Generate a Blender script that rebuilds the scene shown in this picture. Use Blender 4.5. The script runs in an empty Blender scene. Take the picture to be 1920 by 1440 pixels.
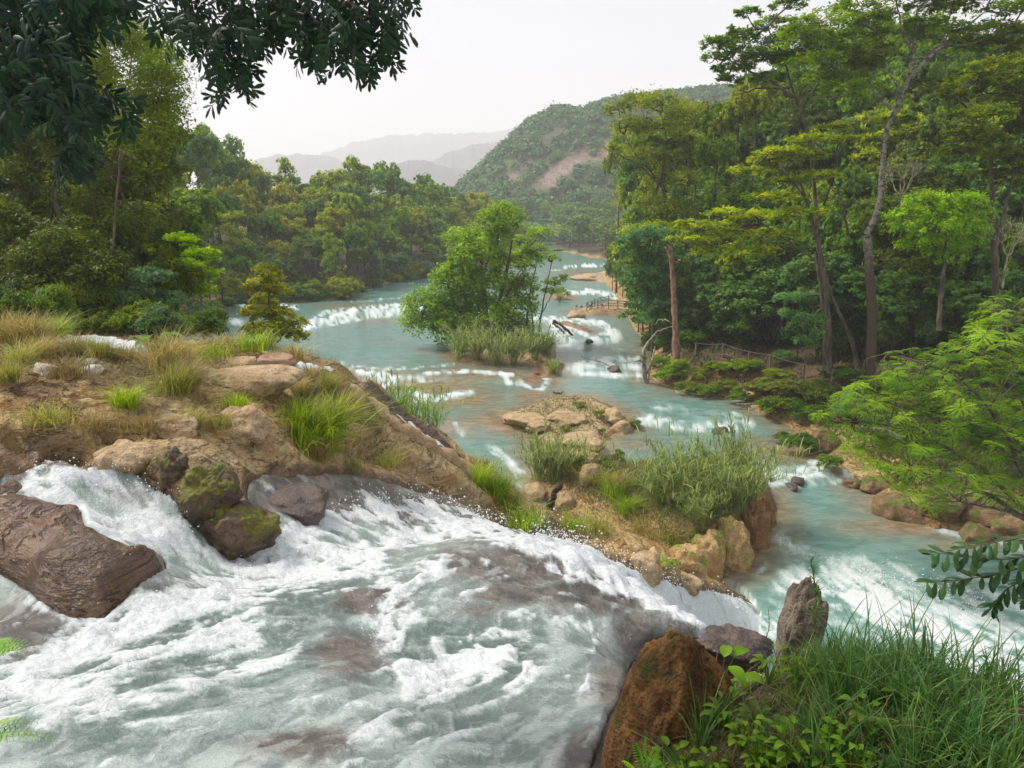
import bpy, math, random
import numpy as np

# ------------------------------------------------------------------ camera, sky, sun, exposure
SC = bpy.context.scene
COL = SC.collection
CAMZ = 20.0
FPX = 1423.0
HOR = 405.0
PITCH = math.atan((720 - HOR) / FPX)
SN, CS = math.sin(PITCH), math.cos(PITCH)

cam_d = bpy.data.cameras.new("camera")
cam_d.sensor_width = 36.0
cam_d.lens = 36.0 * FPX / 1920.0
cam_d.clip_start = 0.1
cam_d.clip_end = 12000
cam = bpy.data.objects.new("camera", cam_d)
cam.location = (0, 0, CAMZ)
cam.rotation_euler = (math.pi / 2 - PITCH, 0, 0)
COL.objects.link(cam)
SC.camera = cam

SUN_EL, SUN_AZ = math.radians(52), math.radians(-70)      # azimuth from +Y towards +X
w = bpy.data.worlds.new("World"); SC.world = w; w.use_nodes = True
nt = w.node_tree; nt.nodes.clear()
o_ = nt.nodes.new('ShaderNodeOutputWorld'); bg = nt.nodes.new('ShaderNodeBackground')
bg2 = nt.nodes.new('ShaderNodeBackground'); add = nt.nodes.new('ShaderNodeAddShader')
sky = nt.nodes.new('ShaderNodeTexSky'); sky.sky_type = 'NISHITA'; sky.sun_disc = False
sky.sun_elevation = SUN_EL; sky.sun_rotation = SUN_AZ; sky.dust_density = 4.0; sky.air_density = 1.0
bg.inputs['Strength'].default_value = 0.05
nt.links.new(sky.outputs[0], bg.inputs['Color'])
bg2.inputs['Color'].default_value = (0.70, 0.69, 0.665, 1)   # even overcast cloud layer
bg2.inputs['Strength'].default_value = 0.64
nt.links.new(bg.outputs[0], add.inputs[0]); nt.links.new(bg2.outputs[0], add.inputs[1])
nt.links.new(add.outputs[0], o_.inputs['Surface'])

sun_d = bpy.data.lights.new("sun", 'SUN'); sun_d.energy = 2.7; sun_d.angle = math.radians(11); sun_d.color = (1, 0.95, 0.86)
sun = bpy.data.objects.new("sun", sun_d); COL.objects.link(sun)
sun.rotation_euler = (math.pi / 2 - SUN_EL, 0, math.pi - SUN_AZ)
SC.view_settings.view_transform = 'Standard'; SC.view_settings.look = 'None'
SC.view_settings.gamma = 1; SC.view_settings.use_curve_mapping = False
SC.view_settings.exposure = 0.58
SC.cycles.volume_bounces = 3

rng = np.random.default_rng(7)
random.seed(7)

# ------------------------------------------------------------------ helpers
def ray(px, py):
    a = (np.asarray(px, float) - 960) / FPX; b = (720 - np.asarray(py, float)) / FPX
    return a, CS + b * SN, -SN + b * CS
def at_h(px, py, h):                       # point on the plane h metres below the camera
    a, y, z = ray(px, py); t = -h / z
    return np.stack([a * t, y * t, CAMZ + z * t], -1)
def at_y(px, py, Y):                       # point at ground distance Y in front of the camera
    a, y, z = ray(px, py); t = Y / y
    return np.stack([a * t, y * t, CAMZ + z * t], -1)
def proj(x, y, z):
    q = z - CAMZ
    dep = y * CS - q * SN
    dep = np.where(dep < 0.05, 0.05, dep)
    return 960 + FPX * x / dep, 720 - FPX * (y * SN + q * CS) / dep, dep

def _hash(i, j, k, seed):
    h = (i * 374761393 + j * 668265263 + k * 2147483647 + seed * 1442695041) & 0xFFFFFFFF
    h = ((h ^ (h >> 13)) * 1274126177) & 0xFFFFFFFF
    h = h ^ (h >> 16)
    return (h & 0xFFFFFF) / float(0xFFFFFF)
def noise2(x, y, seed=0):                  # smooth value noise, -1..1
    xi = np.floor(x).astype(np.int64); yi = np.floor(y).astype(np.int64)
    fx = x - xi; fy = y - yi
    fx = fx * fx * fx * (fx * (fx * 6 - 15) + 10); fy = fy * fy * fy * (fy * (fy * 6 - 15) + 10)
    a = _hash(xi, yi, 0, seed); b = _hash(xi + 1, yi, 0, seed)
    c = _hash(xi, yi + 1, 0, seed); d = _hash(xi + 1, yi + 1, 0, seed)
    return 2 * ((a * (1 - fx) + b * fx) * (1 - fy) + (c * (1 - fx) + d * fx) * fy) - 1
def fbm(x, y, oct=4, seed=0, gain=.5):
    s = 0; a = 1; n = 0
    for o in range(oct):
        s = s + a * noise2(x * 2.03 ** o + 17.3 * o, y * 2.03 ** o - 9.1 * o, seed + o); n += a; a *= gain
    return s / n
def sstep(a, b, x):
    t = np.clip((x - a) / (b - a), 0, 1); return t * t * (3 - 2 * t)

def mesh_np(name, verts, faces, attrs=None, smooth=False):
    me = bpy.data.meshes.new(name)
    verts = np.asarray(verts, np.float32); faces = np.asarray(faces, np.int32)
    nv = len(verts); nf, k = faces.shape
    me.vertices.add(nv); me.vertices.foreach_set('co', verts.ravel())
    me.loops.add(nf * k); me.loops.foreach_set('vertex_index', faces.ravel())
    me.polygons.add(nf); me.polygons.foreach_set('loop_start', np.arange(0, nf * k, k, dtype=np.int32))
    if smooth: me.polygons.foreach_set('use_smooth', np.ones(nf, bool))
    me.update(calc_edges=True)
    for n, v in (attrs or {}).items():
        at = me.attributes.new(n, 'FLOAT', 'POINT'); at.data.foreach_set('value', np.asarray(v, np.float32))
    return me
def link(name, me, mat=None, parent=None, color=None):
    o = bpy.data.objects.new(name, me); COL.objects.link(o)
    if mat is not None and me is not None and len(me.materials) == 0: me.materials.append(mat)
    if parent is not None: o.parent = parent
    if color is not None: o.color = (*color, 1)
    return o
def tag(o, label=None, cat=None, group=None, kind=None):
    if label: o['label'] = label
    if cat: o['category'] = cat
    if group: o['group'] = group
    if kind: o['kind'] = kind
    return o
def empty(name, loc, label, cat, group=None):
    o = bpy.data.objects.new(name, None); o.location = loc; COL.objects.link(o)
    o.empty_display_size = .1
    return tag(o, label, cat, group)

# ------------------------------------------------------------------ material helpers
class NB:
    def __init__(s, name):
        s.m = bpy.data.materials.new(name); s.m.use_nodes = True; s.t = s.m.node_tree; s.t.nodes.clear()
        s.out = s.t.nodes.new('ShaderNodeOutputMaterial')
    def n(s, typ, **kw):
        nd = s.t.nodes.new(typ)
        for k, v in kw.items():
            if k.startswith('i_'):
                nd.inputs[int(k[2:]) if k[2:].isdigit() else k[2:].replace('_', ' ')].default_value = v
            else: setattr(nd, k, v)
        return nd
    def l(s, a, b): s.t.links.new(a, b)
    def attr(s, name):
        return s.n('ShaderNodeAttribute', attribute_name=name).outputs['Fac']
    def noise(s, scale, detail=4, rough=.55, vec=None, dist=0):
        nd = s.n('ShaderNodeTexNoise'); nd.inputs['Scale'].default_value = scale
        nd.inputs['Detail'].default_value = detail; nd.inputs['Roughness'].default_value = rough
        nd.inputs['Distortion'].default_value = dist
        if vec is not None: s.l(vec, nd.inputs['Vector'])
        return nd.outputs['Fac']
    def math(s, op, a, b=None, c=None, clamp=False):
        nd = s.n('ShaderNodeMath', operation=op, use_clamp=clamp)
        for i, v in enumerate((a, b, c)):
            if v is None: continue
            if isinstance(v, (int, float)): nd.inputs[i].default_value = v
            else: s.l(v, nd.inputs[i])
        return nd.outputs[0]
    def ss(s, x, lo, hi, to0=0, to1=1):
        nd = s.n('ShaderNodeMapRange', interpolation_type='SMOOTHSTEP')
        s.l(x, nd.inputs[0]); nd.inputs[1].default_value = lo; nd.inputs[2].default_value = hi
        nd.inputs[3].default_value = to0; nd.inputs[4].default_value = to1
        return nd.outputs[0]
    def mix(s, f, a, b):
        nd = s.n('ShaderNodeMix', data_type='RGBA')
        if isinstance(f, (int, float)): nd.inputs[0].default_value = f
        else: s.l(f, nd.inputs[0])
        for i, v in ((6, a), (7, b)):
            if isinstance(v, tuple): nd.inputs[i].default_value = (*v, 1)
            else: s.l(v, nd.inputs[i])
        return nd.outputs[2]
    def bump(s, h, strength, dist, normal=None):
        nd = s.n('ShaderNodeBump'); nd.inputs['Strength'].default_value = strength
        nd.inputs['Distance'].default_value = dist; s.l(h, nd.inputs['Height'])
        if normal is not None: s.l(normal, nd.inputs['Normal'])
        return nd.outputs[0]
    def pos(s, scale=None, rot=None):
        g = s.n('ShaderNodeNewGeometry').outputs['Position']
        if scale or rot:
            mp = s.n('ShaderNodeMapping'); s.l(g, mp.inputs[0])
            if scale: mp.inputs['Scale'].default_value = scale
            if rot: mp.inputs['Rotation'].default_value = rot
            return mp.outputs[0]
        return g
    def objpos(s): return s.n('ShaderNodeTexCoord').outputs['Object']
    def pbr(s, col, rough=.6, normal=None, spec=.5, **kw):
        p = s.n('ShaderNodeBsdfPrincipled')
        if isinstance(col, tuple): p.inputs['Base Color'].default_value = (*col, 1)
        else: s.l(col, p.inputs['Base Color'])
        if isinstance(rough, (int, float)): p.inputs['Roughness'].default_value = rough
        else: s.l(rough, p.inputs['Roughness'])
        p.inputs['Specular IOR Level'].default_value = spec
        if normal is not None: s.l(normal, p.inputs['Normal'])
        return p.outputs[0]
    def done(s, sh): s.l(sh, s.out.inputs['Surface']); return s.m

def leaf_material(name, base=None, rough=.5, trans=.42, spec=.3):
    b = NB(name)
    v = b.attr('var')
    if base is None:
        base = b.n('ShaderNodeObjectInfo').outputs['Color']
    hs = b.n('ShaderNodeHueSaturation')
    if isinstance(base, tuple): hs.inputs['Color'].default_value = (*base, 1)
    else: b.l(base, hs.inputs['Color'])
    big = b.noise(.45, 2, vec=b.pos())
    b.l(b.math('ADD', b.math('MULTIPLY', v, -.06), .53), hs.inputs['Hue'])
    val = b.math('ADD', b.math('MULTIPLY', v, 1.7), .85)
    val = b.math('MULTIPLY', val, b.ss(big, .3, .7, .78, 1.25))
    b.l(val, hs.inputs['Value']); hs.inputs['Saturation'].default_value = 1.25
    p = b.pbr(hs.outputs[0], rough, spec=spec)
    t = b.n('ShaderNodeBsdfTranslucent')
    g = b.n('ShaderNodeHueSaturation'); b.l(hs.outputs[0], g.inputs['Color']); g.inputs['Value'].default_value = 1.7; g.inputs['Hue'].default_value = .485
    b.l(g.outputs[0], t.inputs['Color'])
    mx = b.n('ShaderNodeMixShader'); mx.inputs[0].default_value = trans
    b.l(p, mx.inputs[1]); b.l(t.outputs[0], mx.inputs[2])
    return b.done(mx.outputs[0])

LEAF = leaf_material('leaf_green')
GRASS = leaf_material('grass_blade', trans=.3)

b = NB('bark')
c = b.noise(3, 5, vec=b.pos((1, 1, .25)))
col = b.mix(b.ss(c, .35, .65), (.055, .04, .028), (.16, .125, .09))
col = b.mix(b.ss(b.noise(.8, 3), .52, .62), col, (.045, .06, .02))
BARK = b.done(b.pbr(col, .9, b.bump(c, .6, .05)))
b = NB('pale_bark')
c = b.noise(2.6, 6, .7, vec=b.pos((1, 1, 1.3)))
col = b.mix(b.ss(c, .38, .6), (.06, .045, .03), (.34, .31, .26))
hz0 = b.n('ShaderNodeSeparateXYZ'); b.l(b.pos(), hz0.inputs[0]); col = b.mix(b.ss(hz0.outputs[2], 14, 19), (.085, .06, .04), col)
PALE = b.done(b.pbr(col, .85, b.bump(c, .5, .04)))
b = NB('dead_wood')
c = b.noise(5, 5, vec=b.pos((1, 1, .3)))
DEAD = b.done(b.pbr(b.mix(b.ss(c, .35, .65), (.16, .12, .085), (.42, .35, .27)), .9, b.bump(c, .5, .02)))
b = NB('red_bark')
c = b.noise(2.5, 5, vec=b.pos((1, 1, .5)))
REDBARK = b.done(b.pbr(b.mix(b.ss(c, .35, .65), (.16, .075, .045), (.36, .21, .14)), .9, b.bump(c, .6, .05)))

# ------------------------------------------------------------------ polygon and stroke fields
def sdf_poly(x, y, P):                      # positive inside
    P = np.asarray(P, float); d = np.full(x.shape, 1e18); inside = np.zeros(x.shape, bool)
    n = len(P)
    for i in range(n):
        ax, ay = P[i]; bx, by = P[(i + 1) % n]
        ex, ey = bx - ax, by - ay
        t = np.clip(((x - ax) * ex + (y - ay) * ey) / (ex * ex + ey * ey + 1e-9), 0, 1)
        dx = x - ax - t * ex; dy = y - ay - t * ey
        d = np.minimum(d, dx * dx + dy * dy)
        cnd = ((ay > y) != (by > y))
        with np.errstate(divide='ignore', invalid='ignore'):
            xi = (bx - ax) * (y - ay) / ((by - ay) if by != ay else 1e-9) + ax
        inside ^= cnd & (x < xi)
    d = np.sqrt(d)
    return np.where(inside, d, -d)
def d_line(x, y, pts, ky=1.0):
    d = np.full(x.shape, 1e18)
    for (ax, ay), (bx, by) in zip(pts[:-1], pts[1:]):
        ex, ey = bx - ax, (by - ay) * ky
        X = x - ax; Y = (y - ay) * ky
        t = np.clip((X * ex + Y * ey) / (ex * ex + ey * ey + 1e-9), 0, 1)
        d = np.minimum(d, (X - t * ex) ** 2 + (Y - t * ey) ** 2)
    return np.sqrt(d)
# ------------------------------------------------------------------ terrain: control points (seen points) and far-side points
CP = [  # column, row, metres below the camera
 (-500,1500,4.6),(0,1440,5.0),(320,1440,5.0),(640,1440,4.95),(900,1440,4.8),(1080,1440,4.7),
 (-300,1250,5.4),(0,1300,5.3),(200,1250,5.4),(400,1250,5.5),(640,1280,5.35),(800,1300,5.5),(950,1320,5.3),(1080,1300,5.3),
 (-300,1100,5.4),(0,1130,5.7),(0,1010,5.1),(120,960,5.1),(150,1060,5.1),(290,1060,5.4),(200,1150,5.6),(350,1100,6.0),
 (450,1120,6.0),(560,1100,6.0),(640,1170,5.75),(720,1130,5.9),(760,1200,5.9),(860,1180,6.0),(1000,1180,6.0),(1100,1230,5.8),(1180,1260,5.7),
 (780,1065,6.3),(850,1040,6.3),(900,1027,6.3),(960,1018,6.35),(1040,1050,6.5),(1130,1100,6.7),(1220,1155,6.9),(1330,1195,6.9),
 (-400,900,4.8),(0,895,4.9),(100,885,5.1),(200,940,5.4),(300,950,5.6),(400,1000,6.1),(500,1020,6.5),(600,1010,6.8),(700,980,7.3),(850,985,8.2),
 (950,1002,9.0),(1010,1016,10.2),(1070,1035,11.6),(1130,1058,13),(1250,1110,15.5),(1350,1150,18),
 (-400,820,4.2),(0,830,4.3),(130,860,4.7),(-300,700,3.9),(0,700,4.0),(0,640,3.9),(120,640,4.0),(250,650,4.2),(120,760,4.2),(250,760,4.3),
 (250,850,4.8),(350,900,5.1),(350,700,4.5),(450,680,4.9),(450,800,5.1),(450,900,5.7),(560,672,5.3),(600,700,5.5),(600,800,6.0),(600,880,6.5),(620,950,6.9),
 (640,692,5.9),(700,740,6.9),(740,775,7.7),(800,812,8.9),(870,855,10),(940,912,12),(1000,965,14),(1060,1000,16),
 (700,830,7.5),(750,880,8.3),(750,940,8.1),(850,900,9.6),(900,955,10.3),(970,995,11.6),(1040,1015,14),
 (1300,1440,3.7),(1600,1440,3.3),(1900,1440,3.1),(2300,1440,3.0),(1250,1320,4.5),(1400,1290,4.3),(1560,1270,4.2),(1740,1320,4.1),(1900,1360,3.9),(2200,1400,3.7),
]
pts = [tuple(at_h(*c)) for c in CP]
def hid(px, t, h):                          # far-side points: column, ground distance, metres below the camera
    a = (px - 960) / FPX
    pts.append((a * t * 1.02, t, CAMZ - h))
for c in [(800,17,7.7),(900,18.6,8.0),(960,19,8.4),(1040,19,9.0),(1130,19.5,10.0),(1220,17.5,10.3),(1330,16,10.5),(1400,9.5,9),(1560,10,11),(1740,10,13),(1900,10,13),(2300,9,13),
          (1330,24,21),(1560,18,21),(1740,17,21),(1900,17,21),(2300,16,22),(1500,30,24),(1800,28,24),
          (680,36,15),(740,36,18),(800,37,20),(870,40,22),(940,43,23),(1000,44,24),(1080,46,24),(640,45,22),(720,50,25),(560,44,14),(560,60,25),(450,48,12),(450,70,22),
          (640,80,28),(900,60,26),(1100,60,26),
          (0,34,5.9),(150,34,6.0),(300,34,6.6),(400,38,8.6),(0,60,12),(200,60,12),(300,60,13),(-400,40,7),(-400,70,12),(0,100,17),(200,100,18),(330,90,19),(-400,110,17)]:
    hid(*c)
for c in [(0, 2, 18.3), (-2, -3, 18.3), (4, 1.5, 17.9), (-5, 3, 16), (-12, 0, 16), (10, 0, 18), (1.5, 3.5, 16.2), (6, 3.5, 17)]:
    pts.append(c)
PT = np.array(pts)
def _K(dx, dy):
    r2 = dx * dx + dy * dy
    return .5 * r2 * np.log(r2 + 1e-9)
def tps_fit(P, lam=.02):
    # warp to a log-radial space so that near and far points weigh alike
    u, v = _warp(P[:, 0], P[:, 1]); n = len(P)
    A = np.zeros((n + 3, n + 3)); A[:n, :n] = _K(u[:, None] - u[None], v[:, None] - v[None]) + lam * .05 * np.eye(n)
    A[:n, n] = 1; A[:n, n + 1] = u; A[:n, n + 2] = v; A[n:, :n] = A[:n, n:].T
    return u, v, np.linalg.solve(A, np.r_[P[:, 2], 0, 0, 0])
def _warp(x, y):
    r = np.hypot(x, y + 4); th = np.arctan2(x, y + 4)
    return th * 3.0, np.log(r) * 3.0
_u, _v, _w = tps_fit(PT)
def H_up(x, y):
    x = np.atleast_1d(np.asarray(x, float)); y = np.atleast_1d(np.asarray(y, float)); sh = x.shape
    U, V = _warp(x.ravel(), y.ravel()); out = np.empty(U.size); n = len(_u)
    for s in range(0, U.size, 20000):
        uu = U[s:s + 20000]; vv = V[s:s + 20000]
        out[s:s + 20000] = _K(uu[:, None] - _u[None], vv[:, None] - _v[None]) @ _w[:n] + _w[n] + _w[n + 1] * uu + _w[n + 2] * vv
    out = out.reshape(sh)
    r = np.hypot(x, y)
    return out - sstep(85, 140, r) * 60

# river level with small steps at the cascades
STEPS = [([(1400,935),(1450,925),(1500,905),(1560,890),(1680,860)], .5, 19.5),
         ([(700,800),(1000,805),(1200,803),(1300,800),(1400,795),(1500,780)], .45, 19.3),
         ([(600,692),(700,715),(800,710),(960,720),(1050,690),(1120,700),(1220,700)], .5, 19),
         ([(600,610),(700,592),(800,585),(1010,628),(1090,655),(1180,640)], .65, 18.7)]
_st = []
for pl, dh, h in STEPS:
    P = np.array([at_h(a, c, h) for a, c in pl]); o = np.argsort(P[:, 0]); _st.append((P[o, 0], P[o, 1], dh))
def river_z(x, y):
    z = np.zeros(np.shape(x))
    for X, Y, dh in _st:
        z = z + dh * sstep(-1.2, 1.2, y - np.interp(x, X, Y))
    return z
def at_river(px, py, dz=0):
    h = 19.5
    for _ in range(4):
        p = at_h(px, py, h); h = CAMZ - float(river_z(p[0], p[1])) - dz
    return p
def wpoly(L): return [tuple(at_river(*p)[:2]) for p in L]
RIVER = wpoly([(2500,1060),(1920,1013),(1830,1003),(1740,985),(1660,955),(1640,925),(1600,890),(1560,855),(1510,830),(1470,800),(1420,778),(1380,747),(1300,738),(1225,720),
 (1205,700),(1212,670),(1205,635),(1190,605),(1180,585),(1170,565),(1150,548),(1135,525),(1150,505),(1140,488),(1100,482),(1060,474),(1030,462),(985,456),(960,470),(985,485),(940,500),
 (830,515),(760,527),(700,537),(665,550),(650,562),(560,568),(480,568),(430,564),(370,588),(320,620)]) + [(-45, 70), (-30, 40), (-5, 22), (0, 14), (30, 12), (80, 20)]
ISL = [  # outline at the waterline, height, edge width
 (wpoly([(925,780),(960,768),(1010,750),(1040,742),(1100,742),(1150,762),(1190,797),(1160,812),(1125,835),(1120,858),(1150,885),(1200,905),(1420,890),(1450,955),(1440,1005),(1400,1060),(1330,1087),(1250,1078),(1180,1045),(1100,1000),(1060,970),(1030,945),(985,905),(1000,860),(1000,820),(950,800)]), 'big'),
 (wpoly([(840,662),(880,640),(960,628),(1040,640),(1040,668),(1010,684),(930,686),(860,680)]), .9),
 (wpoly([(1010,672),(1060,680),(1050,706),(1010,700)]), .6),
 (wpoly([(1066,583),(1120,573),(1160,565),(1215,560),(1215,592),(1150,592),(1110,590)]), .8),
 (wpoly([(1030,556),(1050,548),(1072,555),(1066,562),(1040,563)]), .5),
 (wpoly([(1072,520),(1100,512),(1145,508),(1145,530),(1100,527)]), .5),
 (wpoly([(1045,604),(1060,600),(1108,622),(1090,622)]), .6),
 (wpoly([(1560,830),(1640,835),(1650,860),(1590,862),(1555,845)]), .8),
]
def H_low(x, y, full=False):
    zr = river_z(x, y)
    ww = np.clip(y / 90, .3, 2.2)
    wx = x + ww * 1.5 * fbm(x * .22 / ww, y * .22 / ww, 3, 91); wy = y + ww * 1.5 * fbm(x * .22 / ww + 5, y * .22 / ww, 3, 92)
    d = -sdf_poly(wx, wy, RIVER)
    right = x > 0
    rampR = np.minimum(np.maximum(d, 0) * .55, 2.6) + 1.4 * sstep(5, 12, d) + np.maximum(d - 22, 0) * .42 * sstep(20, 34, d)
    rampL = np.minimum(np.maximum(d, 0) * .5, 2.5) + np.maximum(d - 10, 0) * .16
    far = sstep(190, 300, y)
    ramp = np.where(right, rampR * (1 - far) + rampL * .4 * far, rampL)
    ramp = np.minimum(ramp, 46)
    bed = zr - .25 - np.minimum(np.maximum(-d, 0) * .3, 1.2)
    z = np.where(d > 0, zr + ramp + .05, bed)
    for P, hh in ISL:
        s = sdf_poly(wx, wy, P)
        if hh == 'big':
            top = .5 + 1.9 * sstep(66, 50, y) * sstep(2, 9, x)
            z = np.where(s > -1.5, np.maximum(z, zr + top * sstep(-.3, 2.2 + .9 * fbm(x * .8, y * .8, 2, 6), s) + .55 * sstep(0, 3, s) * fbm(x * .7, y * .7, 4, 5) - .6 * sstep(0, -1.2, s)), z)
        else:
            z = np.where(s > -2, np.maximum(z, zr + hh * sstep(-.4, 2.0, s) - .6 * sstep(0, -1.2, s)), z)
    return (z, zr, d) if full else z

# plateau water: outline as seen from the viewpoint, projected on the falling ground
FW = [(-900,880),(-200,885),(0,897),(40,880),(120,868),(180,872),(250,890),(320,930),(370,985),(450,1012),(530,1000),(500,960),(455,935),(470,905),(560,885),(700,895),(830,932),(930,978),(1000,1003),
      (1060,1012),(1130,1040),(1200,1070),(1280,1100),(1340,1110),(1420,1120),(1480,1150),(1480,1200),(1360,1205),(1240,1185),(1180,1240),(1150,1330),(1100,1440),(1050,1900),(-1500,1900)]
ROCKS = [  # rocks standing out of the plateau water
 ([(-300,940),(0,937),(70,940),(150,955),(168,1000),(240,1035),(312,1045),(312,1072),(250,1110),(195,1162),(120,1150),(60,1110),(0,1075),(-300,1070)], .34),
 ([(-200,905),(60,905),(30,930),(-200,930)], .12),
]
CHAN = [([(548,686),(626,700),(684,744),(742,786),(804,824),(864,868)], 6.5), ([(110,632),(160,636),(250,650),(268,658)], 8), ([(510,681),(565,685)], 4)]
def plateau_mask(px, py, r):
    nz = fbm(px * .02, py * .03, 3, 3) * 9
    m = (sdf_poly(px, py, FW) + nz) / 9
    for P, hh in ROCKS:
        m = np.minimum(m, -(sdf_poly(px, py, P) + nz * .6) / 8)
    for L, wd in CHAN:
        m = np.maximum(m, (wd - d_line(px, py, L, 1.2) + nz * .25) / 4)
    return np.clip(m, -2.5, 1)
GROOVES = [([(385,752),(415,760),(450,758)],13,.75),([(20,812),(70,838),(140,850)],16,.8),([(225,868),(290,862)],10,.5),([(200,820),(300,812)],7,.3),([(330,800),(400,820),(470,850)],5,.22),([(560,740),(600,770)],8,.3),([(20,760),(200,745)],6,.25),([(640,800),(720,842)],8,.3),([(150,700),(330,715)],7,.25)]
def rock_relief(x, y):
    s = x * .35 + y * .94 + .5 * fbm(x * .3, y * .3, 2, 31)          # ledges running across
    q = fbm(x * .9, y * 1.6, 4, 11) * .34
    f = s * 1.1; st = (f - np.floor(f)); led = (sstep(0, .25, st) - st) * .3
    return q + led * (.5 + .5 * fbm(x * .4, y * .4, 2, 12))
def surface(x, y):
    """ground height, water height, and whether the spot lies on the upper plateau"""
    hu = H_up(x, y); hl, zr, d = H_low(x, y, True)
    up = hu > np.maximum(hl, zr - .4)
    px, py, dep = proj(x, y, np.maximum(hu, np.maximum(hl, zr)))
    r = np.hypot(x, y)
    wm = plateau_mask(px, py, r)
    bank = (y < 12) & (x > -.2 + .1 * y) & (px > 1080)
    land = sstep(.25, -1, wm)
    rel = rock_relief(x, y) * sstep(3, 12, r) * np.clip(r / 22, .35, 1)
    rel = rel * (1 - .5 * ((px > 560) & (py > 850)))
    zg_u = hu + rel * land - .22 * sstep(-.6, .8, wm)
    for P, hh in ROCKS:
        s = sdf_poly(px, py, P)
        zg_u = zg_u + hh * sstep(-6, 40, s) + .16 * sstep(0, 30, s) * fbm(x * .8, y * .8, 3, 21)
    gl = d_line(px, py, [(560,822),(640,838),(720,862),(800,893),(870,938),(940,975),(1000,1006)], 1.0)
    above = sdf_poly(px, py, [(560,822),(640,838),(720,862),(800,893),(870,938),(940,975),(1000,1006),(1100,1000),(900,800),(600,700)])
    zg_u = zg_u + np.clip(r / 22, .5, 1.2) * (.38 * sstep(0, 10, above) * sstep(90, 20, above) - .30 * np.exp(-(np.minimum(above, 0) / 10) ** 2) * (above < 4) * (gl < 30))
    for L_, w_, dp in GROOVES:
        zg_u = zg_u - dp * np.exp(-(d_line(px, py, L_, 1.6) / w_) ** 2)
    zw_u = hu + .05 * np.clip(wm, -2, 1) - .25 * sstep(.2, -1.2, wm)
    rl = np.where((d > 0), fbm(x * .12, y * .12, 4, 8) * np.clip(r / 120, .3, 1.3) * sstep(0, 6, d), 0)
    zg_l = hl + rl
    zg = np.where(up, zg_u, zg_l); zw = np.where(up, zw_u, zr)
    return dict(zg=zg, zw=zw, up=up, px=px, py=py, wm=wm, d=d, zr=zr, r=r, hu=hu)

def ground_z(x, y):
    s = surface(np.array([x], float), np.array([y], float))
    return float(s['zg'][0])

# polar grid: columns by bearing, rows by the size a metre has in view
az = np.radians(np.r_[np.linspace(-62, -37.2, 26), np.arange(-36.9, 36.9, .115), np.linspace(37.2, 62, 26)])
rr = np.exp(np.linspace(math.log(2.0), math.log(460), 6000))
hh_ = np.interp(rr, [2, 5, 16, 38], [3, 5, 6.5, 19])
dens = 759 * hh_ / rr ** 2 * np.gradient(rr) / (1 + (hh_ / rr) ** 2)
cum = np.cumsum(np.minimum(dens, 4)); NR = 590
rows = np.interp(np.linspace(0, cum[-1], NR), cum, rr)
rows = np.r_[rows, [520, 640, 800, 1200, 1500]]
NR = len(rows); NA = len(az)
X = (rows[:, None] * np.sin(az)[None]); Y = (rows[:, None] * np.cos(az)[None])
S = surface(X, Y)
zg, zw, up, px, py, wm, dR, r_ = (S[k] for k in ('zg', 'zw', 'up', 'px', 'py', 'wm', 'd', 'r'))
zg = np.where(r_ > 500, np.minimum(zg, 12) , zg)
isl_s = np.full(X.shape, -99.)
for P, hh in ISL: isl_s = np.maximum(isl_s, sdf_poly(X, Y, P))

# ---- flow direction and flow-aligned noise on the water
ARW = [(100,900,1,.35,1),(300,980,1,.3,1),(560,1010,1,-.1,1),(850,985,1,.2,1),(1130,1060,1,.45,1),(1350,1150,1,.4,1),
       (560,1080,-1,.25,1),(350,1150,-1,.5,1),(150,1250,-1,.6,1),(50,1400,-1,.4,1),(800,1100,-.7,.7,1),(720,1200,-.2,1,1),(850,1290,1,-.3,1),(1050,1200,.5,1,1),(1150,1280,-.3,1,1),
       (950,1080,-1,.25,1),(1150,1130,1,.4,1),(900,1380,-1,.5,1),(600,1300,-1,.35,1),(700,1420,-.6,.7,1),(400,1400,-1,.2,1),(1050,1400,-.5,1,1),(700,950,1,.15,1),(550,900,1,.1,1),
       (640,720,1,1,1),(850,845,1,.9,1),
       (650,590,-.6,.5,0),(750,640,-.5,.4,0),(700,710,-.8,.4,0),(850,740,-.6,.4,0),(900,850,.9,.8,0),(960,900,.6,1,0),(1100,600,.5,.6,0),(1120,690,.2,.6,0),(1280,740,.8,.6,0),
       (1300,800,-.9,.5,0),(1400,780,1,.6,0),(1480,900,-1,.5,0),(1560,1000,-.3,.8,0),(1450,1060,.8,.6,0),(1700,1060,1,.5,0),(1700,1170,1,.45,0),(1850,1000,1,.35,0),(1100,510,-.6,.4,0)]
def to_dir(a, c, dx, dy, upf):
    h = 5.8 if upf else 19
    if upf and a > 950 and c < 1180: h = 11
    p, q = at_h(a, c, h), at_h(a + dx * 10, c + dy * 10, h); v = (q - p)[:2]
    return p[:2], v / (np.linalg.norm(v) + 1e-9)
AP = [(*to_dir(*a), a[4]) for a in ARW]
def flow(x, y, upm):
    fx = np.zeros(x.shape); fy = np.zeros(x.shape)
    for p, v, u in AP:
        d2 = ((x - p[0]) ** 2 + (y - p[1]) ** 2) / (1 + .03 * (p[0] ** 2 + p[1] ** 2))
        wt = 1 / (d2 + .02) ** 1.5 * np.where(upm == (u == 1), 1, .001)
        fx += wt * v[0]; fy += wt * v[1]
    n = np.hypot(fx, fy) + 1e-9
    return fx / n, fy / n
wat = np.where(up, wm > -1.2, (dR < 3)) & (r_ < 500)
wi = np.nonzero(wat); xw, yw, upw, rw = X[wi], Y[wi], up[wi], r_[wi]
fx, fy = flow(xw, yw, upw)
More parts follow.
